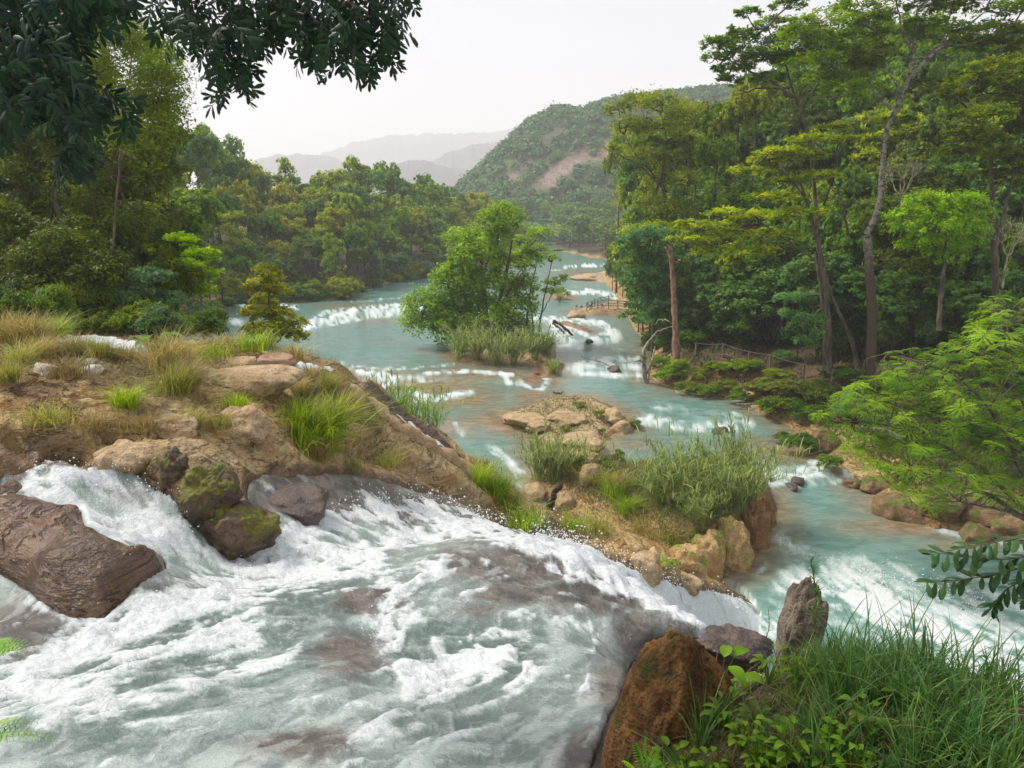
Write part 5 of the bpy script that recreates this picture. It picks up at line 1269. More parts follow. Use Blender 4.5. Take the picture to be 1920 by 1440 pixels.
CLIFF = rock_mat('mossy_cliff_rock', (.36,.22,.09), (.56,.39,.19), (.15,.085,.03), (.12,.15,.015), 1.6, .93, .08, .46)
REDR = rock_mat('red_cliff_rock', (.26,.12,.05), (.42,.24,.12), (.10,.045,.02), None, 1.6, .93, .1)
PALES = rock_mat('pale_stone', (.46,.41,.34), (.62,.57,.50), (.34,.28,.2), None, 4, .9, .02)
MOSSR = rock_mat('mossy_wet_rock', (.06,.04,.025), (.16,.10,.055), (.03,.02,.014), (.085,.085,.006), 1.8, .5, .05, .42)
WETR = rock_mat('wet_dark_rock', (.06,.045,.04), (.15,.11,.09), (.035,.028,.025), None, 2.5, .3, .04)
def boulder(label, px_, py_, wpx, hpx, mat, seed, D=None, dep=1.0, tilt=0, rz=0, amp=.28, sub=26, sink=None, name='boulder', cat='boulder', group=None):
    """centre of the visible stone in the view, half width and half height in pixels"""
    if sink is None: sink = .9 if D is None else .25
    if D is None:
        p = hit(px_, py_ + hpx * .8); D = p[1]; c = at_y(px_, py_, D)
    else: c = at_y(px_, py_, D)
    k = np.linalg.norm(c - np.array([0, 0, CAMZ])) / FPX
    o = link(name, boulder_mesh(name, seed, sub, amp), mat); o.location = c - np.array([0, 0, hpx * k * sink]); o.scale = (wpx * k, wpx * k * dep, hpx * k * (1 + sink)); o.rotation_euler = (0, tilt, rz)
    return tag(o, label, cat, group)
boulder('large rusty brown boulder in the foreground between cascade and grass', 1262, 1390, 112, 190, RUST, 3, D=5.3, dep=.9, tilt=.16, sub=110, amp=.20, sink=.35)
boulder('tall grey tan boulder standing over the pool, behind foreground grass', 1492, 1188, 35, 90, GREY, 8, D=7.6, dep=.9, tilt=.16, sub=60, sink=.3)
boulder('low grey wet rock between the two foreground boulders', 1370, 1215, 72, 32, WETR, 5, D=9.6, dep=.8, sub=50)
boulder('small pale stone lying in the foreground weeds', 1412, 1270, 16, 9, PALES, 6, D=6.4, sub=16)
boulder('dark mossy rock with bright moss at the foot of the tan slope', 385, 908, 48, 34, MOSSR, 9, sub=60, tilt=.5, amp=.3)
boulder('upper dark mossy rock above the foaming stream', 318, 872, 34, 24, MOSSR, 10, sub=50, amp=.3)
boulder('low brown mossy rock at the stream edge', 450, 975, 70, 26, MOSSR, 12, sub=50, tilt=.25, amp=.28)
boulder('dark streaked wet rock lying in the thin water sheet', 555, 935, 62, 20, WETR, 14, sub=44, amp=.2)
boulder('flat pale stone among the left bank grass', 88, 690, 26, 8, PALES, 15, sub=20)
boulder('upper pale stone of the stacked pair on the left bank', 172, 680, 9, 8, PALES, 16, sub=14)
boulder('lower pale stone of the stacked pair on the left bank', 176, 691, 16, 6, PALES, 17, sub=14)
boulder('layered pale orange rock at the left bank top', 452, 678, 32, 10, TAN, 18, tilt=-.2, sub=30)
boulder('rounded reddish rock at the left bank top', 508, 674, 40, 9, rock_mat('reddish_rock', (.28,.16,.10), (.40,.26,.17), None, None, 2, .93, .03), 19, sub=30)
boulder('broad pale rock slab above the dark hollow', 470, 704, 88, 17, TAN, 20, sub=44, amp=.12)
boulder('brown rock overhanging the dark hollow on the left bank', 455, 782, 46, 18, TAN, 22, sub=36)
boulder('pale rock outcrop in the middle of the left bank', 330, 792, 44, 14, TAN, 23, sub=36)
boulder('brown shadowed ledge rock above the foaming stream', 240, 842, 52, 20, TAN, 24, sub=36, tilt=.15)
boulder('rounded tan rock on the island neck', 1108, 884, 20, 15, TAN, 25, sub=26)
boulder('low pale rock left of the black stump', 1005, 918, 26, 9, TAN, 26, sub=24)
boulder('tan rock right of the black stump', 1062, 935, 20, 14, TAN, 27, sub=24)
boulder('tan rock at the foot of the island meadow behind white water', 1208, 1048, 30, 22, TAN, 28, sub=30)
boulder('small tan rock at the left foot of the mossy cliff', 1288, 1086, 28, 12, TAN, 29, sub=26)
boulder('square brown boulder on the right bank by the water', 1543, 818, 36, 20, rock_mat('brown_boulder_rock', (.15,.085,.045), (.26,.155,.09), (.09,.05,.03), (.07,.1,.02), 1.2, .93, .1), 31, sub=40, amp=.16)
boulder('brown rock midstream in the white rapid', 1484, 912, 13, 5, WETR, 32, sub=16)
boulder('low brown rock above the white rapid', 1495, 900, 14, 4, WETR, 33, sub=16)
boulder('brown ledge at the lip of the middle rapid', 1352, 806, 16, 5, WETR, 34, sub=16)
for i, (a, c, w_, h_, lb) in enumerate([(1690,950,44,20,'mossy tan rock under the feathery tree, leftmost'),(1770,935,40,16,'tan rock under the feathery tree, middle'),(1850,940,46,18,'broad tan rock under the feathery tree, right'),(1640,905,26,12,'small tan rock at the water left of the feathery tree'),(1830,1000,30,16,'brown rock at the waterline right of the pool'),(1905,985,40,20,'brown rock at the right edge above the pool'),(1600,905,16,7,'little stone at the ledge by the rapid')]):
    boulder(lb, a, c, w_, h_ * .8, BRN, 40 + i, sub=30, group='rocks along the right shore')
for i, (a, c, w_, h_, lb) in enumerate([(985,780,44,6,'flat pale rock at the left end of the rocky island'),(1060,778,34,6,'flat pale rock in the middle of the rocky island'),(1085,822,42,8,'pale rock mass on the island centre'),(1095,852,36,7,'pale rock step above the round tan rock'),(1150,775,26,8,'pale sloping rock on the right of the rocky island'),(1165,798,24,8,'pale rock at the right tip of the rocky island'),(1010,795,24,6,'thin pale ledge on the rocky island')]):
    boulder(lb, a, c, w_, h_, TAN, 60 + i, sub=30, amp=.3, group='pale rocks on the island')
for i, (a, c, w_, h_, lb) in enumerate([(1330,1040,36,44,'mossy tan cliff rock at the near end of the grassy island'),(1375,1020,34,50,'tallest mossy tan rock of the island cliff'),(1415,990,26,46,'reddish broken rock at the right side of the island cliff'),(1438,965,18,30,'reddish rock at the right tip of the island cliff'),(1290,1055,34,28,'low mossy tan rock left in the island cliff'),(1250,1058,26,16,'small tan rock at the left of the island cliff')]):
    boulder(lb, a, c, w_, h_, CLIFF if 'tan' in lb else REDR, 90 + i, sub=40, amp=.34, sink=.5, D=hit(a, min(c + h_ * .5, 1085))[1] + .3, group='rocks of the island cliff')
boulder('tan rock strip in the far channel', 1100, 517, 34, 3, TAN, 71, sub=16)
boulder('tan rocky tip of the viewing deck bank', 1080, 586, 18, 4, TAN, 72, sub=16)
boulder('dark rock in the rapid beside the snag', 1152, 692, 14, 6, WETR, 73, sub=16)
boulder('brown clod at the stepped fall left of the snag', 1105, 638, 7, 2.5, WETR, 74, sub=14)

# ------------------------------------------------------------------ logs, stump, snag, red cloth
def log(name, label, L, D, w0, w1, mat, jit=.04, cat='log'):
    g = np.random.default_rng(int(abs(L[0][0]) + w0 * 7)); k = D / FPX; P = smooth_line(pxline(L, D), 14, 1, g, jit); b_ = P[0].copy()
    V, F_ = tube(P - b_, np.linspace(w0, w1, 14) * k * .5 * (1 + .12 * g.normal(size=14)), 8)
    n_ = len(V); V = np.r_[V, [(P[0] - b_), (P[-1] - b_)]]; c0 = [(n_, (j + 1) % 8, j, j) for j in range(8)]
    o = link(name, mesh_np(name, V, F_, None, True), mat); o.location = b_; return tag(o, label, cat)
p = hit(1035, 952); log('tree_stump', 'black leaning stump at the foot of the tan slope', [(1030,958),(1036,935),(1044,918),(1055,908)], p[1], 17, 9, rock_mat('charred_wood', (.02,.016,.013), (.06,.045,.035), None, None, 5, .8, .03), cat='stump')
p = hit(1072, 620); log('log', 'long grey log lying down the stepped fall', [(1036,606),(1050,616),(1064,632)], p[1], 5, 4, DEAD); 
log('log', 'pale log with white water beside it, lying across the fall', [(1037,601),(1056,612),(1086,642)], p[1] - 2, 6, 5, PALE)
p = hit(1400, 765); log('log', 'pale reddish log lying on the bank below the fence', [(1380,758),(1400,759),(1428,755)], p[1], 5, 3, DEAD)
p = hit(1420, 672); log('fallen_branch', 'pale fallen branch lying under the path fence', [(1355,664),(1385,672),(1425,682)], p[1], 3.5, 2.5, DEAD, .02)
log('fallen_branch', 'pale forked driftwood reaching out from the feathery tree', [(1590,800),(1640,805),(1680,815),(1720,838),(1760,868)], 47, 7, 12, DEAD)
log('fallen_branch', 'dark fallen branch on the rocks under the feathery tree', [(1790,925),(1840,930),(1920,950)], 47, 8, 10, DEAD)
log('log', 'small pale log on the shelf left of the middle rapid', [(1037,735),(1048,737),(1058,735)], hit(1048, 735)[1], 5, 3, DEAD)
log('fallen_branch', 'bare stick across the water beside the snag', [(1090,668),(1130,680),(1160,695)], hit(1130, 690)[1], 2.5, 1.5, DEAD)
p = hit(1212, 715)
hero('snag', 'twisted dead snag with hanging roots standing in the water', 'dead tree', p[1], [([(1210,722),(1208,690),(1206,660),(1216,640)],10,6)],
     [([(1216,640),(1235,620),(1262,612)],4,2),([(1262,612),(1255,602),(1235,600),(1228,610)],2.5,1.5),([(1262,612),(1270,630),(1268,660)],3,2),([(1207,680),(1198,676),(1190,678)],4,2),([(1212,700),(1222,680),(1228,650)],5,3),([(1214,720),(1218,700),(1220,670)],4,3)], [(1216,650,8,6),(1206,672,7,5),(1230,690,10,8)], 500, .3, (.08,.11,.04), bark=DEAD, seed=44)
p = hit(1006, 698)
bb = NB('red_cloth'); RC = bb.done(bb.pbr((.55,.035,.03), .8))
o = link('cloth', boulder_mesh('cloth', 81, 12, .4), RC); o.location = p + np.array([0, 0, .12]); o.scale = (.42, .25, .14); tag(o, 'small bundle of red cloth lying on the brown ledge', 'cloth')

RIM = np.array([hit(a, c) for a, c in [(652,722),(700,760),(742,795),(784,822),(826,848),(866,874),(905,905)]]); RIM[:, 2] -= .12
P = smooth_line(RIM, 30, 2, np.random.default_rng(4), .05); V, F_ = tube(P - P[0], (.34 + .10 * fbm(np.arange(30) * .6, np.zeros(30), 3, 9)) * np.sin(np.linspace(.25, 2.9, 30)) ** .5, 14)
V = V + .07 * np.stack([fbm(V[:, 0] * 2.2, V[:, 1] * 2.2 + V[:, 2] * 2, 4, 7 + i) for i in range(3)], -1)
o = link('rock_rim', mesh_np('rock_rim', V, F_, None, True), TAN); o.location = P[0]; tag(o, 'long pale travertine rim along the far crest of the left bank slope', 'rock')
# ------------------------------------------------------------------ fences, deck, people
bb = NB('fence_wood'); FW_ = bb.done(bb.pbr(bb.mix(bb.ss(bb.noise(6, 4, vec=bb.pos()), .4, .6), (.10,.075,.05), (.24,.19,.14)), .9))
bb = NB('fence_wire'); WIRE = bb.done(bb.pbr((.10,.09,.08), .5))
def fence(label, posts, hgt_px, rails, rmat, pmat, pw, rw_):
    B = [hit(a, c) for a, c in posts]; e = empty('fence', tuple(B[0]), label, 'fence'); T = []
    for bq in B:
        k = np.linalg.norm(bq - np.array([0, 0, CAMZ])) / FPX; q = bq + np.array([0, 0, hgt_px * k]); T.append((bq, q))
        V, F_ = tube([bq - B[0] - np.array([0, 0, .2]), (bq + q) / 2 - B[0], q - B[0]], [pw * k * .5] * 3, 6); link('post', mesh_np('post', V, F_, None, True), pmat, e)
    for f in rails:
        for i in range(len(T) - 1):
            a_ = T[i][0] * (1 - f) + T[i][1] * f - B[0]; c_ = T[i + 1][0] * (1 - f) + T[i + 1][1] * f - B[0]; k = np.linalg.norm(T[i][0] - np.array([0, 0, CAMZ])) / FPX
            m = (a_ + c_) / 2 - np.array([0, 0, .03 * np.linalg.norm(a_ - c_)]); V, F_ = tube([a_, m, c_], [rw_ * k * .5] * 3, 5); link('rail', mesh_np('rail', V, F_, None, True), rmat, e)
fence('rustic wire fence along the path at the dark forest edge', [(1300,664),(1355,672),(1400,680),(1444,692),(1505,708),(1560,722),(1608,738),(1650,748)], 26, (.95,), WIRE, FW_, 4, 1.2)
fence('front railing of the riverside viewing deck', [(1101,580),(1121,582),(1141,581),(1158,579),(1178,577)], 16, (.4,.7,.95), FW_, FW_, 1.6, 1.1)
fence('back railing of the riverside viewing deck', [(1101,580),(1115,572),(1128,567),(1142,565)], 14, (.6,.95), FW_, FW_, 1.6, 1.1)
def person(label, a, c, hgt, shirt, legs, skin=(.30,.17,.11), rz=0, swim=False):
    p = hit(a, c) if not swim else at_river(a, c); e = empty('person', tuple(p), label, 'person'); e.rotation_euler = (0, 0, rz)
    s = hgt / 1.75; vs_ = [(0,0,.98),(0,0,1.2),(0,.01,1.45),(0,0,1.52),(0,.02,1.64),(.10,0,.93),(.11,.03,.5),(.11,0,.05),(.11,.14,.03),(-.10,0,.93),(-.11,.0,.5),(-.12,0,.05),(-.12,.14,.03),(.19,0,1.42),(.26,.04,1.15),(.24,.2,.98),(-.19,0,1.42),(-.26,.04,1.15),(-.22,.22,1.0),(0,.0,1.75)]
    ed = [(0,1),(1,2),(2,3),(3,4),(4,19),(0,5),(5,6),(6,7),(7,8),(0,9),(9,10),(10,11),(11,12),(2,13),(13,14),(14,15),(2,16),(16,17),(17,18)]
    rd = [.15,.15,.16,.06,.105,.10,.065,.045,.04,.10,.065,.045,.04,.07,.045,.03,.07,.045,.03,.07]
    me = bpy.data.meshes.new('body'); me.from_pydata([(x * s, y * s, z * s - (1.25 * s if swim else 0)) for x, y, z in vs_], ed, [])
    bdy = link('body', me, None, e); sk = bdy.modifiers.new('skin', 'SKIN')
    for i_, r in enumerate(rd): me.skin_vertices[0].data[i_].radius = (r * s, r * s * .8)
    me.skin_vertices[0].data[0].use_root = True
    bdy.modifiers.new('sub', 'SUBSURF').levels = 1; bdy.modifiers['sub'].render_levels = 1
    nb = NB('person_colours'); z = nb.n('ShaderNodeSeparateXYZ'); nb.l(nb.objpos(), z.inputs[0]); zz = nb.math('ADD', z.outputs[2], 1.25 * s if swim else 0.)
    cc = nb.mix(nb.math('GREATER_THAN', zz, .96 * s), legs, shirt); cc = nb.mix(nb.math('GREATER_THAN', zz, 1.5 * s), cc, skin); cc = nb.mix(nb.math('GREATER_THAN', zz, 1.7 * s), cc, (.02,.015,.01))
    me.materials.append(nb.done(nb.pbr(cc, .8))); return e




person('person in a white shirt leaning on the deck railing corner', 1104, 578, 1.65, (.75,.75,.75), (.10,.10,.12), rz=2.6)
person('person in dark clothes standing beside the white shirted visitor', 1109, 580, 1.6, (.08,.06,.07), (.06,.06,.08), rz=3.3)
person('person in a pale shirt and blue shorts at the front deck railing', 1128, 581, 1.7, (.7,.73,.8), (.10,.13,.22), rz=3.1)
person('bather with dark hair standing chest deep, nearer the islet', 1081, 575, 1.6, (.30,.17,.11), (.30,.17,.11), swim=True)
person('bather with dark hair standing chest deep, nearer the deck', 1090, 576, 1.6, (.28,.16,.10), (.28,.16,.10), swim=True)
# ------------------------------------------------------------------ overhanging branch, top left
go = np.random.default_rng(123)
def obovate(L=.1, W=.036):
    """one drooping leaflet, folded along its rib"""
    xs = np.array([0, .25, .55, .85, 1.0]) * L; ws = np.array([.12, .55, .95, .7, .05]) * W * .5; dz = -np.array([0, .02, .08, .2, .3]) * L
    V = []
    for x, w_, z in zip(xs, ws, dz): V += [(x, -w_, z - w_ * .35), (x, 0, z), (x, w_, z - w_ * .35)]
    F_ = []
    for i in range(4):
        k = i * 3; F_ += [(k, k + 3, k + 4, k + 1), (k + 1, k + 4, k + 5, k + 2)]
    return np.array(V), np.array(F_)
def rotm(d, up=(0, 0, 1)):
    d = np.array(d, float); d /= np.linalg.norm(d); u = np.array(up, float); s = np.cross(u, d)
    if np.linalg.norm(s) < 1e-3: s = np.array([0, 1., 0])
    s /= np.linalg.norm(s); u2 = np.cross(d, s); return np.stack([d, s, u2], 1)
def compound(name, g, pairs, L, W, rach, spread=.9):
    lv, lf = obovate(L, W); parts = []
    P = np.array([[rach * t, 0, -.12 * rach * t * t] for t in np.linspace(0, 1, 5)]); V, F_ = tube(P, [.0025, .0022, .002, .0015, .001], 4); parts.append((V, F_, np.full(len(V), .2)))
    for i in range(pairs):
        t = (i + .8) / pairs; b0 = np.array([rach * t, 0, -.12 * rach * t * t])
        for s in (-1, 1):
            d = np.array([math.cos(spread) + .15, s * math.sin(spread), -.25 + g.normal() * .2]); R = rotm(d, (g.normal() * .3, g.normal() * .3, 1))
            parts.append(((lv * g.uniform(.8, 1.15)) @ R.T + b0, lf, np.full(len(lv), g.random())))
    R = rotm((1, 0, -.3)); parts.append((lv @ R.T + np.array([rach, 0, -.12 * rach]), lf, np.full(len(lv), .5)))
    V, F_, A = merge(parts); return mesh_np(name, V, F_, {'var': A})
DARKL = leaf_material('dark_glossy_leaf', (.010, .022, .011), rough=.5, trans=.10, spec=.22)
CM = [compound('leaf', go, 3, .085, .031, .15) for _ in range(5)]
OUT = [(262,-60),(285,40),(325,100),(375,130),(405,185),(428,222),(452,200),(470,150),(478,110),(500,95),(515,120),(532,70),(556,120),(590,130),(640,150),(690,150),(735,125),(752,85),(775,95),(770,60),(742,30),(775,20),(800,28),(800,-70)]
root = at_y(120, -420, 6.0)
e = empty('overhanging_branch', tuple(root), 'dark leafy branch hanging into the sky at the top left', 'branch')
mb = [smooth_line(pxline(L, 6.0, dd), 16, 2, go, .02) for L, dd in [([(120,-420),(260,-160),(420,-60),(600,-20),(780,-20)], [0, 0, .1, .1, .2]), ([(260,-160),(330,-10),(400,90),(435,170)], [0, 0, 0, 0]), ([(420,-60),(560,20),(660,90)], [0, -.2, -.2]), ([(600,-20),(690,30),(750,80)], [0, .1, .2])]]
for M in mb:
    V, F_ = tube(M - root, np.linspace(.028, .006, 16), 6); link('limb', mesh_np('limb', V, F_, None, True), BARK, e)
OP = np.array(OUT, float); allb = np.concatenate(mb); cnt = 0; extra = []; tries = 0
while cnt < 430 and tries < 30000:
    tries += 1; q = go.uniform((255, -70), (805, 225))
    if sdf_poly(np.array([q[0]]), np.array([q[1]]), OP)[0] < 10: continue
    dens_ = 1.0 if q[1] > 0 else .35
    if go.random() > dens_: continue
    p = at_y(q[0], q[1] - 22, 6 + go.normal(0, .35)); d = np.array([go.normal() * .55, go.normal() * .55, -.75 + go.normal() * .3]); R = rotm(d, (go.normal(), -1, .5))
    M4 = [[*R[i], (p - root)[i]] for i in range(3)] + [[0, 0, 0, 1]]
    if cnt < 290:
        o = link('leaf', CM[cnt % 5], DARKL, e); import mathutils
        o.matrix_local = mathutils.Matrix(M4); s_ = go.uniform(.8, 1.2); o.scale = (s_,) * 3
    else: extra.append((p - root, R))
    cnt += 1
def leaf_mass(name, items, meshes, mat, parent):
    VV = []; FF = []; AA = []; t = 0
    for i, (p, R) in enumerate(items):
        me = meshes[i % len(meshes)]; n_ = len(me.vertices); co = np.empty(n_ * 3, np.float32); me.vertices.foreach_get('co', co); fi = np.empty(len(me.polygons) * 4, np.int32); me.loops.foreach_get('vertex_index', fi)
        va = np.empty(n_, np.float32); me.attributes['var'].data.foreach_get('value', va); VV.append(co.reshape(-1, 3) @ R.T + p); FF.append(fi.reshape(-1, 4) + t); AA.append(va); t += n_
    o = link(name, mesh_np(name, np.concatenate(VV), np.concatenate(FF), {'var': np.concatenate(AA)}), mat, parent); o['kind'] = 'stuff'; return o
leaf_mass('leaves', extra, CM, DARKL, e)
# second, nearer dark branch filling the corner
root = at_y(-120, -120, 8.0)
e = empty('overhanging_branch', tuple(root), 'blackish green leafy branch filling the far upper left corner', 'branch')
for L in ([(-120,-120),(0,60),(80,160),(150,260)], [(-120,-120),(80,-20),(200,40)], [(-120,-120),(-40,100),(10,220)]):
    V, F_ = tube(smooth_line(pxline(L, 8), 14, 2, go, .03) - root, np.linspace(.035, .006, 14), 6); link('limb', mesh_np('limb', V, F_, None, True), BARK, e)
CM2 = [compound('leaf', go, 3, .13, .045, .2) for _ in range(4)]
items = []; OP2 = [(-60,-60),(235,-60),(225,40),(150,80),(160,160),(235,190),(245,250),(215,235),(175,215),(150,300),(128,360),(110,330),(105,240),(60,200),(20,260),(-60,280)]
tries = 0
while len(items) < 620 and tries < 30000:
    tries += 1; q = go.uniform((-60, -60), (250, 360))
    if sdf_poly(np.array([q[0]]), np.array([q[1]]), np.array(OP2, float))[0] < 4: continue
    p = at_y(q[0], q[1] - 20, 8 + go.normal(0, .6)); d = np.array([go.normal() * .7, go.normal() * .7, -.5 + go.normal() * .4])
    items.append((p - root, rotm(d, (go.normal(), -1, .5))))
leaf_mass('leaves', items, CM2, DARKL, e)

# ------------------------------------------------------------------ branch at the lower right
DG2 = leaf_material('dark_pinnate_leaf', (.028, .060, .022), rough=.4, trans=.2)
CM3 = [mesh_np('leaf', obovate(.125 * s, .05 * s)[0], obovate()[1], {'var': np.full(15, v)}) for s, v in ((1, .3), (.85, .6), (1.1, .8))]
root = at_y(2060, 1000, 5.0)
e = empty('side_branch', tuple(root), 'dark green pinnate branch reaching in at the lower right edge', 'branch'); import mathutils
for L in ([(2060,1000),(1960,1040),(1880,1050),(1800,1042),(1745,1036)], [(2060,1000),(1940,1060),(1850,1080),(1780,1090),(1738,1092)], [(2060,1010),(1950,1080),(1890,1100),(1860,1140)], [(2060,1000),(1980,1000),(1900,1010),(1800,1030)], [(2060,1010),(1980,1090),(1930,1120)]):
    P = smooth_line(pxline(L, 5), 20, 1); V, F_ = tube(P - root, np.linspace(.008, .002, 20), 5); link('stem', mesh_np('stem', V, F_, None, True), BARK, e)
    for i in range(5, 20):
        d0 = unit(P[min(i + 1, 19)] - P[i - 1])
        for s in (-1, 1):
            sd = np.cross(d0, [0, -.3, 1.]); d = d0 * .55 + sd * s * .8 + np.array([0, 0, -.25]) + go.normal(size=3) * .3; R = rotm(d, (go.normal() * .3, -.4, 1)); M4 = [[*R[k], (P[i] - root)[k]] for k in range(3)] + [[0, 0, 0, 1]]
            o = link('leaf', CM3[i % 3], DG2, e); o.matrix_local = mathutils.Matrix(M4)
# fern sprigs at the lower left edge
FERN = leaf_material('fern_leaf', (.10, .20, .03), trans=.35)
def fern(label, root_px, D, fronds, Lf, mat=FERN, cat='fern'):
    root = at_y(*root_px, D); e = empty('fern', tuple(root), label, cat)
    for (a, c) in fronds:
        tip = at_y(a, c, D + go.normal(0, .1)) - root; Lr = np.linalg.norm(tip); P = np.stack([tip * t + np.array([0, 0, .18 * Lr * t * (1 - t) * 2]) for t in np.linspace(0, 1, 14)])
        parts = [(*tube(P, np.linspace(.003, .001, 14), 4), None)]; VV = [parts[0][0]]; FF = [parts[0][1]]; t0 = len(VV[0]); C = []; A = []; N_ = []; Ls = []
        for i in range(1, 14):
            d0 = unit(P[i] - P[i - 1])
            for s in (-1, 1):
                ll = Lf * math.sin(math.pi * (.12 + .85 * i / 14)) ** .7; d = unit(np.cross(d0, [0, -.2, 1.]) * s + d0 * .5 + np.array([0, 0, -.1])); C.append(P[i] + d * ll * .5); A.append(d); N_.append([go.normal() * .2, -.4, 1]); Ls.append(ll)
        C, A, N_ = np.array(C), np.array(A), unit(np.array(N_)); A = unit(A - N_ * (A * N_).sum(-1, keepdims=True)); B = np.cross(N_, A); Lh = np.array(Ls)[:, None] * .5; W = Lh * .22
        V = np.stack([C - A * Lh, C + B * W, C + A * Lh, C - B * W], 1).reshape(-1, 3); VV.append(V); FF.append(np.arange(len(V)).reshape(-1, 4) + t0)
        V = np.concatenate(VV); link('frond', mesh_np('frond', V, np.concatenate(FF), {'var': np.full(len(V), go.random())}), mat, e)
    return e
fern('green fern fronds reaching in at the lower left edge', (-60, 1400), 4.2, [(98,1384),(70,1352),(80,1372),(40,1350),(20,1382)], .055)
fern('small bright green sprig at the left edge above the foam', (-50, 1235), 4.6, [(52,1207),(45,1222),(20,1200),(10,1225),(35,1212),(0,1198)], .06)

# ------------------------------------------------------------------ foreground bank plants
GF = {}
def near_z(px_, py_): return hit(px_, py_)
bm_ = (px > 1240) & (px < 2150) & (py > 1190) & (r_ < 11) & (Y > 2.5) & up & (wm < -.3) & (zg > CAMZ - 6)
def near_cover(name, label, n, ln, wd, col, seed, cond, droop=.75, segs=5, up_=1):
    g = np.random.default_rng(seed); m = np.nonzero((bm_ & cond)[:-1, :-1]); k = g.integers(0, len(m[0]), n)
    area = (r_[m] ** 1.0); k = g.choice(len(m[0]), n, p=area / area.sum()); i, j = m[0][k], m[1][k]; u, v = g.random(n), g.random(n)
    P = np.stack([A_[i, j] * (1 - u) + A_[i + 1, j + 1] * u + (A_[i, j + 1] - A_[i, j]) * (v - .5) for A_ in (X, Y, zg)], -1)
    cl = fbm(P[:, 0] * 2.2, P[:, 1] * 2.2, 3, seed) * .5 + .5
    V, F_ = blades(g, P - np.array([0, 0, .02]), ln * (.3 + 1.3 * cl ** 2) * g.uniform(.5, 1.2, n), wd * g.uniform(.6, 1.3, n), rlean(g, n, (.1, 0)), droop * g.uniform(.4, 1.5, n), segs)
    var = np.repeat(np.clip(cl * .6 + .5 * g.random(n), 0, 1), 2 * (segs + 1))
    o = link(name, mesh_np(name, V, F_, {'var': var}), leaf_material(name + '_blade', col, trans=.3, rough=.42, spec=.4)); o['kind'] = 'stuff'; o['label'] = label
ALLP = np.ones(X.shape, bool)
near_cover('foreground_grass', 'thick green grass on the near bank in front of the pool', 4200, .50, .013, (.04,.078,.022), 5, px > 1480, .8)
near_cover('foreground_grass', 'low yellow green grass between the boulders on the near bank', 2600, .26, .008, (.065,.095,.018), 6, px < 1640, .7)
near_cover('foreground_straw', 'dead straw coloured stems lying through the near grass', 700, .42, .006, (.20,.15,.07), 9, ALLP, 1.1)
near_cover('foreground_herbs', 'tangled low herbs carpeting the near bank soil', 9000, .13, .022, (.042,.068,.014), 7, ALLP, .9, 2)
# upright bluish grass shoots
sh = [tussock_mesh('grass_shoot', go, 34, .035, .52, .016, .55, (0, 0), 5) for _ in range(4)]
SP = [(1560,1250),(1600,1240),(1650,1250),(1700,1270),(1750,1290),(1800,1300),(1850,1315),(1900,1330),(1640,1330),(1700,1350),(1760,1340),(1830,1370),(1580,1340),(1620,1420),(1700,1420),(1780,1420),(1860,1430),(1540,1400),(1900,1400),(1310,1330),(1290,1400),(1350,1290),(1520,1300),(1450,1350),(1560,1290),(1730,1385),(1660,1385),(1810,1345)]
for i, (a, c) in enumerate(SP):
    p = hit(a, c + 60 if c < 1360 else 1438); p = at_y(a, c + 70, p[1]) if False else p
    o = link('grass_shoot', sh[i % 4], GRASS, None, [(.055,.10,.035),(.065,.115,.042),(.045,.09,.035)][i % 3]); q = hit(a, min(c + 70, 1600)); o.location = (q[0], q[1], q[2] - .02); s_ = go.uniform(.8, 1.25); o.scale = (s_,) * 3; o.rotation_euler = (0, 0, go.uniform(0, 6.28))
    tag(o, f"bluish green grass shoot on the near bank, {ORD[i]} counted from the back row leftwards", 'grass', 'grass shoots on the near bank')
# broad leaved weeds
def broad(L, W, lobes=1):
    t = np.linspace(0, 1, 9); w_ = W * .5 * np.sin(np.pi * t ** .75) ** .8 + .002; z = .12 * L * np.sin(np.pi * t) - .15 * L * t ** 2
    V = []; 
    for x, a, zz in zip(t * L, w_, z): V += [(x, -a, zz + a * .25), (x, -a * .5, zz + a * .08), (x, 0, zz), (x, a * .5, zz + a * .08), (x, a, zz + a * .25)]
    F_ = [(i * 5 + j, i * 5 + j + 5, i * 5 + j + 6, i * 5 + j + 1) for i in range(8) for j in range(4)]
    return np.array(V), np.array(F_)
BL = leaf_material('broad_weed_leaf', None, trans=.35, rough=.42)
def weed(name, label, a, c, D, n, L, W, hgt, color, spread=1.0, cat='plant', zoff=0, seed=1):
    g = np.random.default_rng(seed); root = at_y(a, c, D); e = empty(name, tuple(root), label, cat)
    V0, F0 = broad(L, W); me = mesh_np('leaf', V0, F0, {'var': np.full(len(V0), .4)}, True)
    for i in range(n):
        an = i * 2.4 + g.uniform(-.3, .3); h = hgt * g.uniform(.35, 1.0); d = np.array([math.cos(an), math.sin(an), 0]); st = d * spread * L * g.uniform(.3, .9) + np.array([0, 0, h])
        V, F_ = tube(curve((0, 0, 0), st, g, .06, 5), [.005, .0045, .004, .0035, .003], 5); stem = link('stem', mesh_np('stem', V, F_, {'var': np.full(len(V), .4)}, True), BL, e, color)
        R = rotm(d + np.array([0, 0, g.uniform(-.25, .3)])); M4 = [[*(R[k] * g.uniform(.98, 1.0)), st[k]] for k in range(3)] + [[0, 0, 0, 1]]
        o = link('leaf', me, BL, e, tuple(np.array(color) * g.uniform(.8, 1.25))); o.matrix_local = mathutils.Matrix(M4); s_ = g.uniform(.7, 1.2); o.scale = (s_, s_, s_)
    return e
weed('broadleaf_weed', 'large yellow green leaved weed at the bottom edge of the near bank', 1490, 1450, 4.3, 13, .20, .13, .16, (.10,.17,.02), seed=2)
